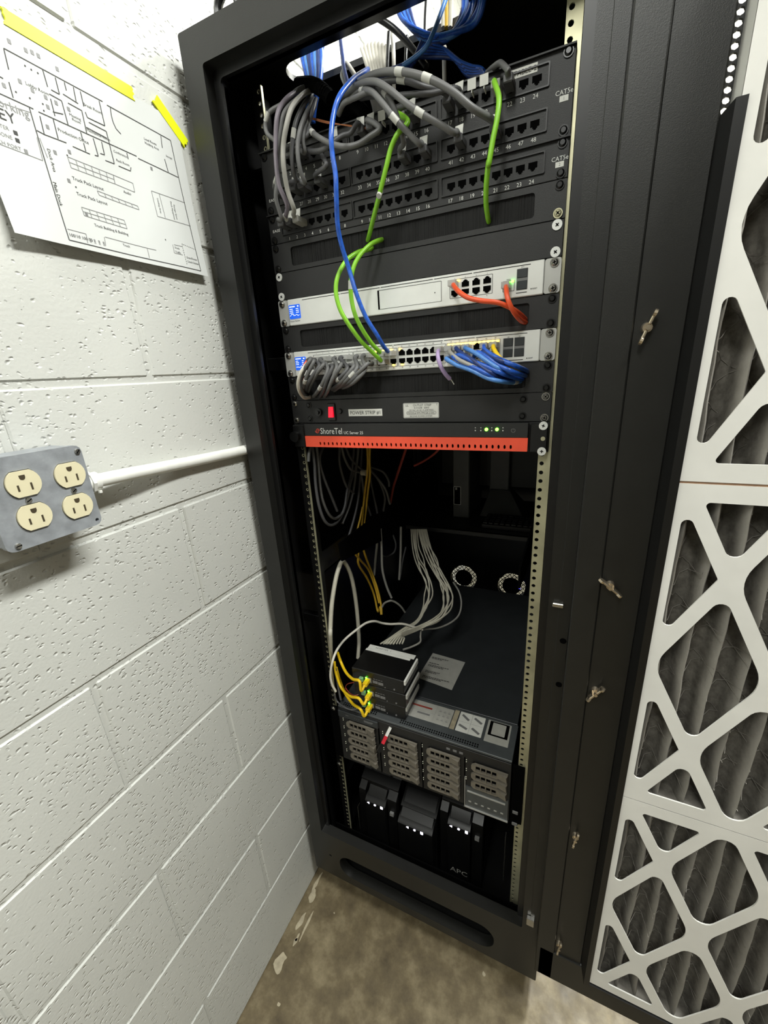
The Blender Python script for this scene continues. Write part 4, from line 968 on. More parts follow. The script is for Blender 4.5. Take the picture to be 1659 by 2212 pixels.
LINES = [[(40, 335), (750, 720)], [(40, 335), (75, 490)], [(780, 745), (1235, 1000), (1425, 1945), (480, 1725), (220, 765)], [(1165, 965), (1175, 1055)], [(285, 795), (840, 1045), (990, 1115)], [(1000, 1130), (1290, 1270)], [(1190, 1135), (1215, 1230)],
 [(320, 490), (355, 615)], [(380, 635), (440, 668), (410, 545)], [(475, 580), (490, 640)], [(540, 615), (560, 720)], [(590, 645), (615, 755)], [(465, 665), (575, 735)], [(725, 715), (765, 895), (640, 835), (625, 795)], [(500, 730), (600, 785), (635, 955)], [(455, 715), (500, 890)], [(365, 665), (455, 715)], [(375, 700), (405, 825)], [(390, 795), (465, 812)], [(650, 870), (775, 935), (830, 1170), (765, 1145)], [(630, 905), (780, 985)],
 [(295, 825), (325, 960), (485, 1020)], [(390, 840), (425, 990)], [(590, 940), (605, 1000)], [(530, 1045), (655, 1100)], [(610, 1020), (625, 1080)], [(680, 985), (715, 1115), (690, 1108)], [(740, 1010), (760, 1105), (730, 1095)], [(860, 1185), (945, 1222), (948, 1195)], [(920, 1090), (930, 1135)], [(0, 660), (250, 775)], [(75, 580), (105, 695)], [(805, 760), (812, 820), (825, 870), (845, 915), (880, 955)], [(0, 535), (35, 555)], [(270, 930), (325, 960)]]
for l in LINES: stroke(ink, [PP(*p) for p in l], 0.0010)
def grid(a, b, c, d, n, rows=2):
    A_, B_, C_, D_ = [Vector(PP(*p)) for p in (a, b, c, d)]
    for k in range(n + 1): t = k / n; p, q = A_.lerp(B_, t), D_.lerp(C_, t); stroke(grey, [tuple(p), tuple(q)], 0.0006)
    for k in range(rows + 1): t = k / rows; p, q = A_.lerp(D_, t), B_.lerp(C_, t); stroke(grey, [tuple(p), tuple(q)], 0.0006)
grid((490, 1120), (820, 1250), (832, 1315), (515, 1200), 6); grid((820, 1250), (960, 1310), (972, 1375), (832, 1315), 1, 1); grid((700, 1365), (990, 1475), (1000, 1502), (715, 1397), 6, 1); grid((580, 1485), (890, 1578), (910, 1640), (600, 1547), 6)
for l in ([(1090, 1365), (1130, 1550), (1365, 1620)], [(1090, 1365), (1330, 1452)], [(1145, 1385), (1185, 1562)], [(470, 1645), (605, 1680), (615, 1745)], [(745, 1700), (1050, 1780), (1112, 1795)], [(740, 1700), (748, 1765)], [(1230, 1755), (1240, 1815), (1300, 1830)], [(1240, 1755), (1300, 1770)], [(270, 980), (310, 1150), (0, 1030)], [(1048, 1780), (1062, 1850)], [(0, 725), (225, 800)], [(290, 985), (345, 1130)]): stroke(grey, [PP(*p) for p in l], 0.0006)
for k in range(9):
    a, b = (1295 + k * 12, 1750 + k * 5), (1301 + k * 12, 1752 + k * 5); stroke(ink, [PP(*a), PP(*b)], 0.0007); a, b = (1297 + k * 3.4, 1760 + k * 16), (1299 + k * 3.4, 1769 + k * 16); stroke(ink, [PP(*a), PP(*b)], 0.0007)
def blot(a, b, w_=0.0034, h_=0.0042, mb=None):
    y, z = PP(a, b); (mb or grey).add([(paper_x(y, z) + 0.0004, y + i * w_ / 2, z + j * h_ / 2) for i, j in ((-1, -1), (1, -1), (1, 1), (-1, 1))], [(0, 1, 2, 3)])
for a, b in ((80, 285), (200, 350), (245, 365), (290, 390), (425, 485), (155, 575), (245, 640), (340, 690), (355, 760), (415, 730), (505, 775), (400, 1090), (505, 1085), (495, 1295), (1095, 1205), (190, 1085), (40, 605), (350, 905), (615, 1535)): blot(a, b)
for a, b in ((117, 950), (130, 1005)): blot(a, b, 0.004, 0.004, ink)
for a, b in ((193, 462), (238, 490), (285, 515), (125, 652), (225, 697), (488, 1110), (545, 1340), (318, 738), (325, 787), (1180, 1720)): blot(a, b, 0.0016, 0.0016, ink)
def ptxt(s, a, b, size, mb, align='L', rot=0):
    y, z = PP(a, b); c_, s_ = math.cos(math.radians(rot)), math.sin(math.radians(rot))
    def f(u, v, w_): yy, zz = y + u * c_ - v * s_, z + u * s_ + v * c_; return Vector((paper_x(yy, zz) + 0.0004, yy, zz))
    mb.text(s, size, f, 0, 0, align)
for s, a, b, sz in (('Truck Pack Layout', 520, 1272, 0.0052), ('Truck Pack Layout', 548, 1385, 0.0052), ('Audio', 890, 1368, 0.0046), ('Break Room', 612, 735, 0.0046), ('Meeting', 510, 810, 0.0042), ('Room', 530, 845, 0.0042), ('Production Office', 425, 920, 0.0050), ('Mechanical Room', 635, 920, 0.0042), ('Conference', 825, 1075, 0.0040), ('Rack Room', 845, 1140, 0.0040), ('Truck Building & Building', 670, 1612, 0.0046), ('Truck', 875, 1755, 0.0042), ('Storage', 1200, 1110, 0.0036), ('Load Route', 1045, 985, 0.0042), ('Holding Area', 1050, 1015, 0.0042), ('Dock', 1245, 1775, 0.0038), ('Traffic', 1248, 1805, 0.0038), ('Guardhouse', 1325, 1845, 0.0042), ('Check Station', 1330, 1875, 0.0040), ('100/10 100/10', 485, 1685, 0.0050), ('Lobby Room', 195, 585, 0.0046)): ptxt(s, a, b, sz, ink)
for k in range(4): ptxt('100', 635 + k * 33, 1725 + k * 8, 0.0036, ink, 'C', 90)
ptxt('Dock Area', 375, 1150, 0.0052, ink, 'C', -90); ptxt('Main Dock', 412, 1395, 0.0056, ink, 'C', -90); ptxt('Loading Area', 1145, 1475, 0.0036, ink, 'C', -90); ptxt('Dock Equipment', 1240, 1510, 0.0036, ink, 'C', -90); ptxt('Storage Space', 1260, 1520, 0.0036, ink, 'C', -90)
ptxt('Networking', 215, 815, 0.0115, grey, 'R'); ptxt('KEY', 118, 850, 0.0150, ink, 'R')
ptxt('COMPUTER', 70, 920, 0.0052, grey, 'R'); ptxt('TELEPHONE', 92, 985, 0.0052, grey, 'R'); ptxt('SWITCH PORT', 155, 1068, 0.0052, grey, 'R')
obj('plan_lines', ink, 'plan_ink', pl_, 0, kind='stuff'); obj('plan_details', grey, 'grey_print', pl_, 0, kind='stuff')
def tape(label, a, b, w_):
    a = Vector((a[0], a[1])); b = Vector((b[0], b[1])); d = (b - a).normalized(); n = Vector((-d.y, d.x)) * w_ / 2; L = (b - a).length
    lp = []; rnd = random.Random(3)
    for k in range(7): p = a + n * (1 - 2 * k / 6) + d * rnd.uniform(-0.0022, 0.0022); lp.append((p.x, p.y))
    for k in range(7): p = b - n * (1 - 2 * k / 6) + d * rnd.uniform(-0.0022, 0.0022); lp.append((p.x, p.y))
    solo('tape_strip', MB().plate([lp], FX, -0.3190, -0.3166), 'tape_yellow', label, 'tape', 'yellow tape strips')
tape('long bright yellow tape strip along the top edge of the floor plan', (-0.3150, 0.0285), (-0.1680, 0.0270), 0.0150)
tape('short bright yellow tape strip slanting across the plan corner by the cabinet', (-0.1300, 0.0370), (-0.0860, 0.0010), 0.0155)

# ---------------------------------------------------------------- cables
PLUG = MB().cbox(-0.0057, 0.0057, -0.021, 0.004, -0.0042, 0.0042, 0.0006).mesh('plug', 'clear_plug')
BOOT = MB().cbox(-0.0060, 0.0060, -0.024, 0.004, -0.0046, 0.0046, 0.0012).mesh('plug', 'dark_grey_cable')
LBOOT = MB().cbox(-0.0062, 0.0062, -0.026, 0.004, -0.0050, 0.0050, 0.0014).mesh('plug', 'light_grey_cable')
YPLUG = MB().cbox(-0.0058, 0.0058, -0.020, 0.004, -0.0044, 0.0044, 0.0008).mesh('plug', 'yellow_cable')
FLAG = MB().box(-0.0058, 0.0058, -0.0004, 0.0004, 0.0, 0.0120).mesh('label_flag', 'label_white', 0)
def cable(label, pts, r, matl, group=None, plug=None, end=None, tags=(), flag=None, n=8, seg=6, name='patch_cable', cat='cable', tagm='band_grey', end2=None):
    sp = spline(pts, seg); m = MB(); m.tube(sp, r, n)
    if not (plug or tags or flag): return solo(name, m, matl, label, cat, group, 60)
    base = min(sp, key=lambda q: q.z)
    t = thing(name, label, cat, base, group)
    obj('jacket', m, matl, t, 60)
    for me, e in ((plug, end), (plug, end2)):
        if me and e is not None: put('plug', me, e, t)
    for fr in tags:
        i = min(len(sp) - 3, max(1, int(fr * (len(sp) - 1)))); a, b = sp[i], sp[i + 1]; d = (b - a).normalized()
        obj('label_band', MB().cyl(a - d * 0.006, a + d * 0.006, r * 1.09, 10), tagm, t, 60)
    if flag is not None: put('label_flag', FLAG, flag, t, (math.radians(-12), 0, random.uniform(-0.3, 0.3)))
    return t
def port_xy(idx, row):            # patch port position by number within a row
    g, k = divmod(idx - 1, 8); return GX[g] + k * PIT, (-0.0228, -0.0677, -0.1118)[row]
C_ = lambda pts: ZP(560, 200, 4.1475, pts)
B_ = lambda pts: ZP(380, 0, 3.7705, pts)
D_ = lambda pts: ZP(780, 0, 3.318, pts)
E_ = lambda pts: ZP(580, 500, 4.366, pts)
G_ = lambda pts: ZP(900, 520, 4.608, pts)
GL = 'grey patch cables at the left of the patch panels'
def to_port(pts, idx, row, dz=0.0):
    x, z = port_xy(idx, row); return pts + [Vector((x, -0.030, z + 0.004 + dz)), Vector((x, -0.014, z))], Vector((x, -0.002, z))
lefts = [
 (B_([(1150, 690, .03), (1000, 730, -.01), (880, 840, -.04), (770, 910, -.05), (732, 1000, -.05), (745, 1090, -.05), (820, 1165, -.05), (835, 1300, -.05), (825, 1480, -.05)]) + C_([(150, 950, -.05), (200, 1130, -.04)]), 1, 2, .0033, 'grey_cable', (0.30,), 'grey patch cable bowing furthest out at the left of the patch panels'),
 (C_([(400, -20, .02), (290, 20, -.03), (200, 110, -.05), (160, 220, -.06), (148, 400, -.06), (150, 600, -.06), (175, 820, -.06), (250, 1010, -.05)]), 2, 2, .0034, 'mauve_grey_cable', (0.9,), 'mauve-grey patch cable dropping to port 2 of the lower patch panel'),
 (C_([(480, -30, .02), (390, 20, -.03), (295, 130, -.06), (245, 290, -.07), (215, 480, -.07), (218, 660, -.07), (255, 880, -.06), (310, 1040, -.05)]), 3, 2, .0036, 'light_grey_cable', (), 'pale grey patch cable dropping to port 3 of the lower patch panel'),
 (C_([(440, -10, .02), (340, 60, -.03), (230, 170, -.05), (190, 320, -.055), (170, 520, -.055), (175, 700, -.05)]), 1, 1, .0033, 'grey_cable', (0.8,), None),
 (C_([(470, 20, .02), (400, 110, -.03), (330, 260, -.05), (300, 420, -.055), (292, 560, -.055), (305, 700, -.05), (330, 790, -.04)]), 3, 1, .0034, 'dark_grey_cable', (0.35,), None),
 (C_([(490, 60, .02), (430, 170, -.03), (370, 320, -.05), (345, 470, -.055), (350, 600, -.055), (375, 720, -.05), (410, 810, -.04)]), 4, 1, .0034, 'grey_cable', (), None),
 (C_([(500, 120, .02), (450, 200, -.02), (405, 330, -.04), (392, 440, -.045), (405, 540, -.04)]), 4, 0, .0032, 'grey_cable', (), None),
 (C_([(510, 60, .01), (480, 160, -.02), (440, 280, -.03), (420, 400, -.04)]), 3, 0, .0032, 'dark_grey_cable', (), None),
]
for pts, idx, row, r, ml, tg, lab in lefts:
    p, e = to_port(pts, idx, row)
    cable(lab or 'grey patch cable in the tight cluster at the left of the patch panels', p, r, ml, GL, LBOOT if ml == 'light_grey_cable' else BOOT, e, tg, (e + Vector((0.001, -0.019, 0.004))) if idx != 1 else None)
x, z = port_xy(6, 1)
p, e = to_port(C_([(560, 560, -.03), (600, 650, -.04)]), 6, 1); cable('short grey patch lead with a white flag at port 30', p, .0034, 'dark_grey_cable', GL, BOOT, e, (), e + Vector((0, -0.019, 0.004)))
p, e = to_port(C_([(440, 300, -.01), (470, 350, -.035), (540, 405, -.05), (640, 455, -.055), (760, 485, -.055), (880, 465, -.05), (990, 395, -.045), (1080, 320, -.04)]), 11, 0)
cable('grey patch cable sagging across to the middle of the top patch panel', p, .0038, 'grey_cable', None, BOOT, e, (0.14,), e + Vector((0, -0.019, 0.004)))
p, e = to_port(C_([(380, 480, -.02), (450, 525, -.035), (560, 515, -.045), (650, 455, -.045), (740, 390, -.04), (820, 360, -.035)]), 10, 0)
cable('grey patch cable humped between two ports in the top patch panel row', p, .0036, 'dark_grey_cable', None, BOOT, e, (), e + Vector((0, -0.019, 0.004)))
rights = [
 (D_([(-130, 700, .03), (-60, 620, .0), (60, 545, -.04), (180, 515, -.06), (330, 520, -.07), (500, 570, -.07), (660, 660, -.065), (800, 775, -.055)]), 21, 1, .0042, 'grey_cable', (0.42, 0.55), 'thick grey patch cable arching furthest right across the top patch panel', True),
 (D_([(-120, 740, .02), (0, 640, -.03), (140, 590, -.05), (290, 575, -.06), (440, 620, -.055)]), 17, 0, .0036, 'dark_grey_cable', (0.5,), 'grey patch cable arching from the cable bundle to port 17', True),
 (D_([(-140, 720, .02), (-40, 620, -.03), (90, 585, -.06), (200, 640, -.07), (310, 730, -.07), (440, 820, -.065), (570, 895, -.055), (660, 950, -.045)]), 18, 1, .0040, 'grey_cable', (0.55,), 'grey patch cable slanting down from the bundle to port 42', True),
 (D_([(-110, 760, .02), (-20, 660, -.03), (70, 655, -.06), (150, 735, -.07), (240, 850, -.07), (330, 945, -.06), (420, 1035, -.05)]), 16, 1, .0038, 'grey_cable', (0.18, 0.52), 'grey patch cable with a white tag slanting down to port 40', True),
 (D_([(-40, 690, .02), (60, 610, -.03), (150, 650, -.05), (220, 740, -.06), (270, 880, -.055), (305, 1020, -.045)]), 14, 1, .0036, 'grey_cable', (0.35,), 'grey patch cable curving down steeply to port 38', True),
 (D_([(-60, 720, .02), (80, 690, -.03), (220, 690, -.05), (380, 675, -.055), (500, 670, -.05)]), 18, 0, .0034, 'dark_grey_cable', (), 'dark grey patch cable lying low along the top port row', True),
 (D_([(-160, 820, -.02), (-120, 740, -.04), (-40, 700, -.05), (60, 660, -.05), (150, 690, -.045), (240, 780, -.04)]), 15, 0, .0034, 'grey_cable', (), 'grey patch cable looping under the bundle to port 15', True),
]
for pts, idx, row, r, ml, tg, lab, fl_ in rights:
    p, e = to_port(pts, idx, row); cable(lab, p, r, ml, None, BOOT, e, tg, e + Vector((0, -0.019, 0.004)) if fl_ else None)
p, e = to_port(D_([(905, 520, .02), (950, 480, -.005), (1000, 452, -.02), (1050, 500, -.03)]), 22, 0); cable('short grey patch cable hooking over the panel top into port 22', p, .0034, 'grey_cable', None, BOOT, e)
for idx, row in ((19, 0), (20, 0), (13, 0), (12, 0), (8, 0)):
    x, z = port_xy(idx, row); o = solo('cable_flag', MB().box(x - 0.0055, x + 0.0055, -0.016, -0.0152, z + 0.005, z + 0.0165).box(x - 0.0005, x + 0.0005, -0.0155, -0.0022, z + 0.002, z + 0.0065), 'label_white', {19: 'small white paper flag over the top row port marked 19', 20: 'small white paper flag beside the lime green cable plug', 13: 'small white paper flag left of the green cable plug', 12: 'small white paper flag under the copper wires', 8: 'small white paper flag behind the long blue cable'}[idx], 'label')
# long blue cable from the roof opening down to the switch
xs, zs = SWX[11], -0.3282
cable('long blue cable hanging down the front from the roof opening to the switch', [at(795, 150, .05), at(770, 165, -.01)] + B_([(1400, 690, -.05), (1330, 790, -.08), (1285, 930, -.09), (1265, 1100, -.10), (1275, 1260, -.10), (1300, 1420, -.10)]) + C_([(690, 900, -.10), (702, 1180, -.09)]) + E_([(690, 130, -.08), (755, 340, -.07), (830, 590, -.07), (920, 810, -.065), (1020, 970, -.055), (1090, 1090, -.04)]) + [Vector((xs, -0.024, zs + 0.002))], .0034, 'blue_cable', None, PLUG, Vector((xs, -0.006, zs)))
# green cables
xg, zg = port_xy(14, 0)
cable('green patch cable from a top patch port down into the first brush strip', [Vector((xg, -0.018, zg)), Vector((xg - 0.002, -0.034, zg - 0.001))] + D_([(335, 870, -.05), (262, 960, -.06), (212, 1070, -.06), (180, 1200, -.06), (135, 1380, -.055)]) + C_([(1085, 890, -.05), (1030, 1100, -.035), (985, 1280, -.015), (970, 1330, .006)]), .0034, 'green_cable', None, PLUG, Vector((xg, -0.002, zg)), (0.62,))
xg, zg = port_xy(21, 0)
cable('lime green patch cable hanging straight down at the right of the patch panels', [Vector((xg, -0.016, zg + 0.001)), Vector((xg, -0.03, zg - 0.002))] + D_([(988, 700, -.042), (975, 850, -.048), (945, 1000, -.05), (915, 1180, -.05)]) + ZP(900, 200, 4.366, [(680, 650, -.045), (658, 850, -.035), (655, 1050, -.02), (672, 1180, -.006), (685, 1235, .006)]), .0034, 'green_cable', None, PLUG, Vector((xg, -0.002, zg)))
xa, xb = SWX[10], SWX[9]
cable('green cable looping from the brush strip down to the switch, right of the pair', E_([(1078, 75, .005), (1040, 85, -.012), (960, 125, -.03), (870, 215, -.045), (805, 330, -.055), (775, 480, -.06), (783, 640, -.06), (822, 800, -.06), (900, 950, -.055), (985, 1070, -.04)]) + [Vector((xa, -0.024, -0.3268))], .0034, 'green_cable', None, PLUG, Vector((xa, -0.006, -0.3282)), (0.52,))
cable('green cable looping widest left from the brush strip to the switch', E_([(985, 150, .005), (945, 170, -.01), (850, 195, -.035), (735, 275, -.055), (655, 420, -.07), (635, 560, -.075), (668, 715, -.075), (745, 860, -.07), (870, 1030, -.055), (970, 1130, -.04)]) + [Vector((xa + 0.001, -0.026, -0.3395))], .0034, 'green_cable', None, PLUG, Vector((xa, -0.006, -0.3408)))
# orange cables of the gateway
cable('orange-red cable from the gateway port block across to the brush strip', [Vector((0.0928, -0.016, -0.2384))] + G_([(378, 460, -.035), (430, 515, -.05), (520, 570, -.055), (650, 598, -.055), (800, 615, -.05), (920, 660, -.04), (1010, 715, -.025), (1070, 770, -.005), (1090, 800, .008)]), .0034, 'orange_cable', None, PLUG, Vector((0.0928, -0.004, -0.2384)))
cable('orange-red cable dropping from the gateway uplink port into the brush strip', [Vector((0.1705, -0.016, -0.2508))] + G_([(892, 480, -.035), (903, 560, -.045), (935, 650, -.045), (985, 735, -.035), (1045, 798, -.015), (1100, 818, .008)]), .0034, 'orange_cable', None, PLUG, Vector((0.1705, -0.004, -0.2508)))
# grey bundle at the switch's left
ORD = ['first', 'second', 'third', 'fourth', 'fifth', 'sixth', 'seventh', 'eighth', 'ninth', 'tenth', 'eleventh', 'twelfth', 'thirteenth', 'fourteenth']
gb = [
 [(400, 1200), (345, 1290), (305, 1400), (318, 1500), (350, 1545)], [(430, 1220), (372, 1340), (335, 1440), (330, 1500)], [(480, 1260), (425, 1350), (370, 1440), (355, 1510)], [(525, 1250), (470, 1320), (410, 1420), (375, 1510)],
 [(560, 1280), (525, 1400), (470, 1500), (420, 1560)], [(605, 1270), (555, 1390), (515, 1500), (475, 1570)], [(645, 1270), (595, 1410), (560, 1500), (525, 1560)], [(690, 1250), (645, 1330), (615, 1400), (590, 1440)],
 [(745, 1285), (690, 1365), (640, 1410), (600, 1440)], [(805, 1270), (730, 1370), (660, 1440), (600, 1490)], [(835, 1285), (760, 1380), (690, 1440), (635, 1480)], [(875, 1300), (800, 1390), (730, 1440), (675, 1470)], [(910, 1300), (830, 1400), (760, 1450), (700, 1475)], [(930, 1250), (850, 1330), (700, 1440), (620, 1500)]]
for k, pts in enumerate(gb):
    x = SWX[int(k * 0.72)]; row = k % 2; z = (-0.3282, -0.3408)[row]
    q = [Vector((x, -0.020, z)), Vector((x - 0.003, -0.034, z - 0.002))] + E_([(a, b, (-.052, -.058, -.045, -.025, -.012)[min(i, 4)] if i < len(pts) - 1 else .002) for i, (a, b) in enumerate(pts)])
    cable(ORD[k] + ' grey patch cable from the left in the curled bundle at the switch', q, .0034, ('grey_cable', 'grey_cable', 'dark_grey_cable')[k % 3], 'grey cables curling from the switch', PLUG, Vector((x, -0.006, z)), (0.75,) if k in (1, 4, 8) else ((0.55,) if k == 10 else ()))
cable('white cable curling around the left edge of the grey bundle', [Vector((SWX[0], -0.020, -0.3408))] + E_([(395, 1225, -.04), (320, 1300, -.06), (280, 1410, -.06), (288, 1500, -.05), (330, 1565, -.03), (375, 1568, -.01), (400, 1555, .004)]), .0030, 'white_cable', None, PLUG, Vector((SWX[0], -0.006, -0.3408)))
cable('short orange cable curving over the switch display', [Vector((SWX[0], -0.020, -0.3282))] + E_([(390, 1205, -.035), (350, 1245, -.045), (328, 1300, -.045), (320, 1350, -.03), (318, 1420, -.02), (322, 1480, .004)]), .0030, 'orange_cable', None, PLUG, Vector((SWX[0], -0.006, -0.3282)))
# blue bundle at the switch's right
bb = [([(300, 1180), (400, 1238), (550, 1292), (700, 1365), (830, 1398), (950, 1410), (1040, 1400)], 18, 1, 'sky_cable'), ([(420, 1140), (560, 1200), (700, 1255), (850, 1320), (980, 1365), (1060, 1380)], 19, 1, 'blue_cable'), ([(540, 1095), (620, 1140), (720, 1210), (830, 1280), (950, 1340), (1050, 1372)], 20, 0, 'sky_cable'),
 ([(600, 1110), (690, 1150), (810, 1235), (950, 1300), (1060, 1335), (1090, 1345)], 21, 1, 'blue_cable'), ([(680, 1090), (740, 1130), (840, 1185), (970, 1240), (1080, 1285), (1105, 1310)], 22, 0, 'blue_cable'), ([(470, 1140), (560, 1190), (660, 1265), (770, 1330), (900, 1380), (1030, 1395)], 19, 0, 'navy_cable'), ([(660, 1100), (760, 1155), (880, 1212), (1000, 1245), (1085, 1300)], 22, 1, 'navy_cable'),
 ([(360, 1150), (470, 1215), (600, 1275), (750, 1345), (880, 1385), (1000, 1400)], 20, 1, 'blue_cable')]
for bi, (pts, k, row, ml) in enumerate(bb):
    x = SWX[k]; z = (-0.3282, -0.3408)[row]; n_ = len(pts)
    q = [Vector((x, -0.018, z)), Vector((x + 0.002, -0.032, z - 0.002))] + G_([(a, b, -.045 - 0.012 * math.sin(math.pi * i / (n_ - 1)) + 0.050 * max(0, (i - n_ + 3)) / 2) for i, (a, b) in enumerate(pts)])
    cable({0: 'lowest pale blue patch cable sweeping from the switch, white band near its end', 2: 'upper pale blue patch cable sweeping from the switch to the right', 5: 'dark blue patch cable at the underside of the blue sweep', 6: 'dark blue patch cable at the top of the blue sweep'}.get(bi, 'mid-blue patch cable in the bundle sweeping right from the switch'), q, .0033, ml, 'blue cables sweeping from the switch', PLUG, Vector((x, -0.006, z)), (0.93,) if k == 18 else ())
x = SWX[18]; cable('clear grey patch cable running among the blue bundle', [Vector((x, -0.018, -0.3282))] + G_([(340, 1120, -.04), (430, 1190, -.052), (560, 1250, -.055), (700, 1300, -.05), (840, 1360, -.03), (960, 1385, .004)]), .0030, 'light_grey_cable', None, PLUG, Vector((x, -0.006, -0.3282)))
x = SWX[23]; cable('yellow patch cable in the last port of the silver switch', [Vector((x, -0.014, -0.3282))] + G_([(762, 1060, -.034), (785, 1110, -.045), (825, 1165, -.05), (880, 1215, -.045), (960, 1270, -.03), (1060, 1330, .004)]), .0034, 'yellow_cable', None, PLUG, Vector((x, -0.006, -0.3282)))
x = SWX[17]; t = cable('lilac patch cable with a frayed end hanging below the switch', [Vector((x, -0.016, -0.3282))] + G_([(212, 1110, -.034), (216, 1175, -.042), (240, 1250, -.042), (285, 1325, -.035), (330, 1375, -.026)]), .0032, 'lilac_cable', None, PLUG, Vector((x, -0.006, -0.3282)))
m = MB()
for a, b in ((355, 1400), (372, 1430), (345, 1395)): m.tube(spline(G_([(328, 1372, -.026), (342, 1380, -.024), (a, b, -.018)]), 4), .0008, 5)
obj('bare_wires', m, 'label_white', t, 60)

# ---------------------------------------------------------------- cables coming down through the roof
BG = 'blue cables falling through the roof opening'
rb = random.Random(5)
for k in range(12):
    o_ = k - 5.5; j = lambda s: rb.uniform(-s, s)
    q = [at(1022 - 5 * o_, -50, .066 + .003 * o_)] + D_([(800 - 13 * o_ + j(10), 40 + j(8), .064 + .002 * o_), (745 - 11 * o_ + j(12), 170 + j(8), .06), (650 - 6 * o_, 255 + 5 * o_ + j(8), .05), (540, 285 + 6 * o_ + j(8), .045), (430 + 5 * o_, 262 + 7 * o_ + j(8), .045), (350 + 7 * o_, 180 + 5 * o_, .05), (305 + 8 * o_, 70, .055), (280 + 8 * o_, -40, .06), (270 + 8 * o_, -200, .066)])
    cable('blue cable in the slack loop hanging under the roof opening', q, .0033, ('blue_cable', 'sky_cable', 'blue_cable', 'navy_cable')[k % 4], BG)
for k in range(7):
    q = B_([(1025 + 30 * k, 320, .062), (1020 + 28 * k, 400, .06), (1035 + 25 * k, 500, .055), (1060 + 20 * k, 610, .05), (1080 + 14 * k, 720, .045), (1075 + 10 * k, 850, .042), (1070 + 8 * k, 1000, .04)])
    cable(ORD[k] + ' blue cable from the left in the straight bunch through the roof', q, .0037, ('blue_cable', 'sky_cable', 'navy_cable')[k % 3], 'blue cables at the left of the roof opening')
for k in range(8):
    j = k * 12
    q = D_([(500 - j, 320 + j, .045), (600 + j * .8, 360 + j * .7, .045), (700 + j * .5, 440 + j * .9, .04), (790, 480 + j * .8, .035), (860 + j * .4, 495 + j * .6, .03), (910, 560 + j, .035)])
    cable('dark blue cable running right behind the top of the patch panel', q, .0032, ('blue_cable', 'navy_cable')[k % 2], 'blue cables behind the top panel edge')
for k in range(7):
    q = D_([(560 - 20 * k, 270 + 4 * k, .045), (440 - 10 * k, 375 + 9 * k, .045), (330, 455 + 9 * k, .045), (200, 505 + 7 * k, .045), (60, 550 + 5 * k, .045), (-60, 640, .045)])
    cable('dark blue cable running left behind the grey cables', q, .0033, ('navy_cable', 'blue_cable', 'navy_cable')[k % 3], 'blue cables behind the grey cables')
cable('pale blue cable crossing in front of the blue loop', D_([(620, -40, .05), (570, 100, .042), (520, 230, .03), (470, 330, .025), (400, 400, .03), (300, 470, .035)]), .0031, 'sky_cable')
for k in range(8):
    q = D_([(5 + 25 * k, 310 + 4 * (k - 4) ** 2 * .6, .088), (22 + 23 * k, 400, .082), (55 + 19 * k, 520, .072), (60 + 17 * k, 640, .06), (95 + 12 * k, 780, .05), (100 + 10 * k, 900, .045)])
    cable(ORD[k] + ' white wire from the left in the fan rising behind the patch panel', q, .0034, 'white_cable', 'white wires fanned out behind the patch panel')
for k, (x0, x1) in enumerate(((222, 235), (600, 597))):
    cable('single white cable hanging straight, ' + ('left of the blue loop' if k == 0 else 'right of the blue loop'), D_([(x0, 210 if k == 0 else 340, .085), (x1 - 2, 380, .08), (x1, 560, .07), (x1, 700, .06)]), .0032, 'white_cable')
cable('short white cable with a sharp bend behind the blue hanging cable', B_([(1480, 650, .04), (1430, 570, .05), (1390, 515, .055), (1370, 560, .055), (1355, 620, .05), (1385, 700, .04)]), .0033, 'white_cable')
cable('dark blue cable dropping straight through the roof opening', B_([(1335, 240, .062), (1345, 340, .06), (1360, 470, .055), (1370, 570, .045), (1400, 690, .03)]), .0036, 'navy_cable')
cable('thick black cable slanting through the roof opening', D_([(60, 90, .05), (220, 195, .06), (310, 280, .06), (400, 390, .055), (470, 480, .05)]), .0046, 'black_plastic')
for k, (x0, y0) in enumerate(((200, 230), (330, 260), (470, -20))):
    cable(('thin black cable left of the white wires', 'thin black cable in front of the roof opening', 'thin black cable at the top right of the roof opening')[k], D_([(x0, y0, .075), (x0 - 8, y0 + 150, .07), (x0 - 12, y0 + 330, .065)]), .0030, 'black_plastic')
for k in range(3): cable('yellow cable behind the blue loop' if k == 1 else 'pale cable behind the blue loop', D_([(585 + 28 * k, -60, .085), (588 + 27 * k, 60, .085), (590 + 24 * k, 200, .08)]), .0034, 'mustard_cable' if k == 1 else 'cream_cable', 'pale cables behind the blue loop')
for k in range(3): cable('bare copper pair strand stretched across the top panel', C_([(470, 225 + 6 * k, -.01), (620, 262 + 8 * k, -.02), (800, 300 - 4 * k, -.02), (930, 310 + 6 * k, -.02), (1010, 325, -.012)]), .0006, 'copper', 'bare copper wires', n=5)
# black hook-and-loop straps around the grey bundle
for pts, lab in ((B_([(1000, 690, .03), (1120, 690, .0), (1200, 740, -.015), (1260, 800, -.015)]), 'black fabric strap around the left end of the grey cable bundle'), (B_([(1380, 900, .03), (1460, 860, .01), (1530, 920, .0), (1560, 1000, .0)]), 'black fabric strap under the middle of the grey cable bundle')):
    sp = spline(pts, 6); m = MB()
    for a, b in zip(sp[:-1], sp[1:]): m.cyl(a, b, .0095, 10)
    solo('cable_strap', m, 'void_black', lab, 'strap')

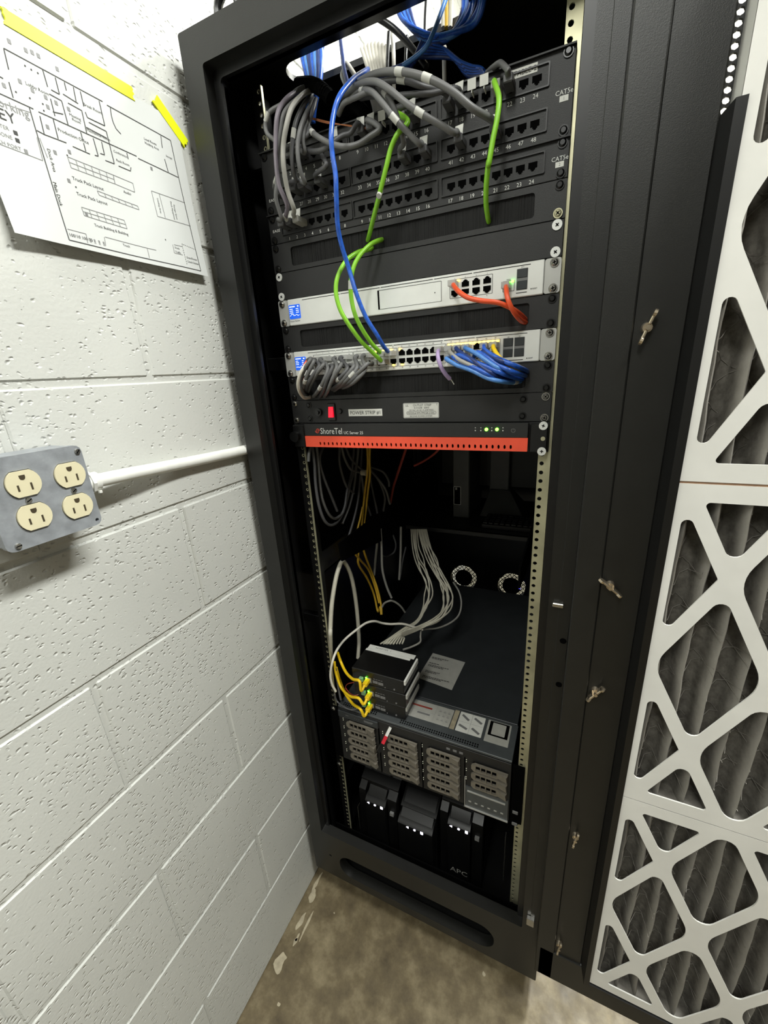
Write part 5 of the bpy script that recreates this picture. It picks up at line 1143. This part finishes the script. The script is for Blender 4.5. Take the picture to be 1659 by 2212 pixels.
# ---------------------------------------------------------------- cables inside the lower rack
def inside(ox, oy, s, pts, xmin=-0.2205):      # readings in the rack's interior, kept clear of its left rail
    out = []
    for a, b, y in pts:
        p = at(ox + a / s, oy + b / s, y)
        if p.x < xmin:
            q0 = at(ox + a / s, oy + b / s, 0.0); q1 = at(ox + a / s, oy + b / s, 0.1); y = max(-0.004, 0.1 * (q0.x - xmin) / (q0.x - q1.x)); p = at(ox + a / s, oy + b / s, y)
        out.append(p)
    return out
L_ = lambda pts: inside(620, 950, 5.53, pts)
H_ = lambda pts: inside(680, 1180, 4.879, pts)
GC = 'dark grey cable coils hanging in the rack'
coils = [[(300, 60, .16), (330, 300, .18), (345, 560, .20), (385, 800, .22), (450, 970, .24), (530, 1020, .26), (620, 960, .27), (690, 800, .28), (720, 600, .28), (770, 400, .28), (800, 80, .27)],
 [(350, 60, .16), (370, 260, .18), (390, 500, .20), (425, 720, .22), (500, 890, .24), (580, 940, .26), (670, 860, .27), (720, 700, .28), (760, 500, .28), (830, 300, .28), (850, 80, .27)],
 [(440, 60, .17), (390, 200, .18), (400, 320, .19), (450, 480, .20), (520, 650, .22), (600, 850, .24)],
 [(290, 80, .15), (265, 160, .15), (258, 260, .15)], [(630, 60, .22), (625, 250, .22), (660, 420, .22), (720, 570, .23), (800, 640, .24)], [(650, 80, .21), (690, 230, .21), (770, 360, .22), (880, 390, .23)], [(690, 60, .21), (760, 220, .21), (850, 320, .22), (920, 370, .22)],
 [(860, 60, .30), (830, 300, .30), (800, 560, .30), (740, 800, .30), (660, 1000, .30)], [(900, 60, .31), (880, 350, .31), (850, 700, .31), (800, 940, .30), (740, 1150, .30)], [(880, 400, .30), (900, 500, .30), (930, 700, .30), (1000, 900, .31)],
 [(990, 350, .28), (1060, 430, .28), (1130, 560, .28), (1170, 700, .29), (1150, 850, .30)], [(980, 340, .27), (1090, 470, .27), (1180, 600, .28), (1230, 770, .29)], [(990, 440, .28), (1020, 600, .28), (1060, 780, .28), (1080, 880, .28)], [(1000, 330, .30), (1140, 380, .30), (1210, 480, .30), (1220, 560, .30)]]
for k, q in enumerate(coils): cable('dark grey cable hanging in the coils under the phone server', L_(q), .0034, ('dark_grey_cable', 'grey_cable')[k % 2], GC)
YG = 'yellow cables hanging behind the rack front'
cable('left of two yellow cables hanging from the phone server', L_([(955, 60, .22), (965, 250, .22), (955, 420, .22), (930, 620, .23), (905, 850, .24), (885, 1050, .25), (860, 1250, .26)]) + L_([(850, 1400, .26), (860, 1500, .26), (960, 1660, .25), (1040, 1850, .24), (1085, 2050, .23)]) + H_([(690, 640, .22), (700, 720, .21)]), .0031, 'mustard_cable', YG)
cable('right of two yellow cables hanging from the phone server', L_([(990, 60, .22), (985, 250, .22), (990, 420, .22), (965, 620, .23), (940, 850, .24), (920, 1000, .25), (905, 1250, .26), (940, 1400, .26), (1010, 1580, .25), (1080, 1780, .24), (1120, 1950, .23)]) + H_([(700, 640, .22), (705, 720, .21)]), .0031, 'mustard_cable', YG)
cable('yellow cable slanting behind the two hanging yellow cables', L_([(900, 800, .24), (870, 950, .25), (840, 1080, .25), (810, 1330, .26), (870, 1430, .26), (970, 1550, .25), (1050, 1750, .24), (1100, 1950, .23)]), .0029, 'mustard_cable', YG)
solo('cable_tie', MB().cyl(L_([(890, 390, .215)])[0], L_([(945, 395, .215)])[0], .0075, 10), 'cream_cable', 'cream cable clip on the hanging yellow cables', 'cable tie')
cable('thick white cable bent into a tall hairpin beside the left rail', [at(716, 1520, .10)] + H_([(165, 1000, .12), (165, 850, .13), (180, 600, .15), (220, 350, .17), (260, 210, .18), (295, 160, .19), (340, 210, .18), (390, 340, .17), (430, 560, .16), (455, 800, .15), (465, 1000, .14), (455, 1180, .13)]), .0054, 'cream_cable')
cable('pale grey cable hanging straight behind the yellow cables', L_([(1085, 1060, .28), (1075, 1250, .28), (1055, 1450, .27), (1040, 1620, .26)]), .0036, 'light_grey_cable')
cable('grey cable hanging in a long curve right of the yellow cables', L_([(1115, 1060, .28), (1130, 1300, .28), (1140, 1550, .28), (1190, 1750, .28), (1250, 1890, .28)]), .0036, 'light_grey_cable')
cable('thin grey cable hanging left of the cream phone lines', L_([(1360, 1040, .36), (1358, 1300, .36), (1350, 1500, .36), (1340, 1670, .36)]), .0036, 'light_grey_cable')
cable('thin dark cable slanting beside the hanging grey cable', L_([(1420, 1280, .38), (1380, 1450, .37), (1350, 1650, .36)]), .0026, 'dark_grey_cable')
cable('small pale arc of cable above the phone adapters', H_([(710, 640, .22), (735, 600, .22), (790, 575, .22), (830, 580, .23), (880, 610, .24), (920, 650, .25), (950, 695, .26)]), .0030, 'light_grey_cable')
for k in range(3): cable('dark cable loop in the gloom right of the yellow cables', L_([(1210 + 10 * k, 1040, .36), (1190 - 20 * k, 1120 + 30 * k, .36), (1150, 1160 + 30 * k, .36)] if k < 2 else [(1220, 1050, .36), (1270, 1150, .36), (1300, 1250, .36), (1280, 1340, .36), (1200, 1390, .36), (1130, 1380, .36)]), .0028, 'dark_grey_cable', 'dark loops behind the shelf arm')
cable('dull red cable slanting behind the phone server', ZP(840, 950, 4.366, [(170, 60, .20), (130, 180, .24), (80, 330, .28), (40, 460, .32), (15, 600, .36)]), .0034, 'maroon_cable')
cable('thin dull red cable curving under the phone server', ZP(840, 950, 4.366, [(490, 70, .24), (420, 140, .26), (330, 200, .28), (240, 245, .30)]), .0028, 'maroon_cable')
PL = 'cream phone lines dropping to the adapters'
rp = random.Random(9)
for k in range(5):
    j = lambda s: rp.uniform(-s, s)
    q = H_([(1015 + 16 * k, -180, .42), (1030 + 18 * k + j(14), 0, .40), (1060 + 18 * k + j(22), 130, .38), (1120 + 16 * k + j(24), 250, .36), (1160 + 12 * k + j(20), 380, .34), (1180 + 10 * k + j(26), 520, .31), (1140 + 12 * k + j(22), 650, .27), (1060 + 12 * k + j(20), 780, .23), (940 + 10 * k, 880 + j(20), .19), (800 + 20 * k, 960, .15), (690 + 34 * k, 1030, .118)])
    q[-1].z = max(q[-1].z, -1.045); cable('cream phone line in the left strand dropping onto the adapters', q, .0021, 'cream_cable', PL)
for k in range(7):
    j = lambda s: rp.uniform(-s, s)
    q = H_([(1090 + 14 * k, -180, .42), (1130 + 14 * k, -20, .40), (1200 + 14 * k + j(18), 140, .38), (1270 + 14 * k + j(24), 290, .36), (1330 + 14 * k + j(24), 430, .34), (1370 + 13 * k + j(22), 540, .31), (1350 + 12 * k + j(22), 660, .27), (1260 + 12 * k, 770 + j(18), .23), (1100, 840 + 6 * k, .20), (930, 900 + 8 * k, .165), (800 + 24 * k, 970, .135), (740 + 30 * k, 1030, .118)])
    q[-1].z = max(q[-1].z, -1.045); cable('cream phone line in the right strand dropping onto the adapters', q, .0021, 'cream_cable', PL)
cable('grey phone line bowing furthest right over the server lid', H_([(1460, 380, .40), (1520, 480, .37), (1545, 600, .34), (1520, 720, .31), (1440, 800, .28), (1300, 860, .25), (1140, 880, .22), (1115, 940, .19), (1110, 1010, .17), (1020, 1060, .15), (930, 1090, .13)]), .0026, 'light_grey_cable')
cable('white wire looping from the phone lines round to the left rail', H_([(1140, 878, .21), (1040, 850, .20), (930, 818, .19), (800, 820, .18), (710, 810, .17), (630, 790, .15), (540, 810, .13), (440, 880, .10), (320, 980, .07), (235, 1090, .045), (185, 1220, .03), (165, 1350, .02), (180, 1450, .015), (220, 1530, .01)]), .0032, 'white_cable')
YA = 'yellow cables of the phone adapters'
for k, (pts, e) in enumerate((([(240, 1120, .05), (275, 1220, .03), (330, 1330, .01), (400, 1400, -.01), (470, 1420, -.02)], (520, 1395)), ([(205, 1220, .05), (225, 1340, .03), (280, 1490, .01), (370, 1580, -.01), (460, 1600, -.02)], (540, 1540)), ([(225, 1280, .05), (260, 1400, .035), (310, 1530, .015), (400, 1660, -.005), (480, 1715, -.02)], (530, 1665)))):
    z0 = SZ1 + 0.0008 + (2 - k) * AH; dx = (0.002, 0.004, 0.0)[k]; ee = Vector((-0.172 + dx + 0.0435, (0.008, 0.010, 0.014)[k], z0 + 0.0165))
    a = H_([(e[0] - 10, e[1] + 10, -.022)])[0]
    q = H_(pts) + [ee + Vector((-0.004, -0.030, -0.008)), ee + Vector((0, -0.016, 0))]
    t = cable(('yellow network cable of the topmost phone adapter', 'yellow network cable of the middle phone adapter', 'yellow network cable of the lowest phone adapter')[k], q, .0036, 'yellow_cable', YA, YPLUG, ee)
    obj('port_light', MB().box(ee.x - 0.006, ee.x - 0.003, ee.y - 0.0022, ee.y - 0.001, ee.z + 0.005, ee.z + 0.0072), 'led_green', t)
cable('thin dark red wire curled beside the middle phone adapter', H_([(330, 1520, .02), (325, 1480, .02), (350, 1450, .015), (410, 1435, .01)]), .0012, 'maroon_cable', n=5)
cable('thin dark red wire looping to the middle adapter terminal', H_([(325, 1490, .02), (360, 1540, .01), (410, 1570, .0), (460, 1565, .004)]), .0012, 'maroon_cable', n=5)
cable('bundle of thin black power leads by the lowest adapter', H_([(205, 1560, .02), (240, 1640, .0), (320, 1700, -.012), (400, 1725, -.012), (460, 1705, -.004)]), .0020, 'dark_grey_cable', n=6)
cable('grey ribbon lead running down the left rail', H_([(215, 1270, .03), (235, 1400, .02), (255, 1520, .01), (275, 1620, .004)]), .0030, 'dark_grey_cable')

# ---------------------------------------------------------------- stand the whole scene on the floor (z = 0)
for o in list(SC.objects):
    if o.parent is None and o.type in {'MESH', 'EMPTY'}: o.location.z += Z0
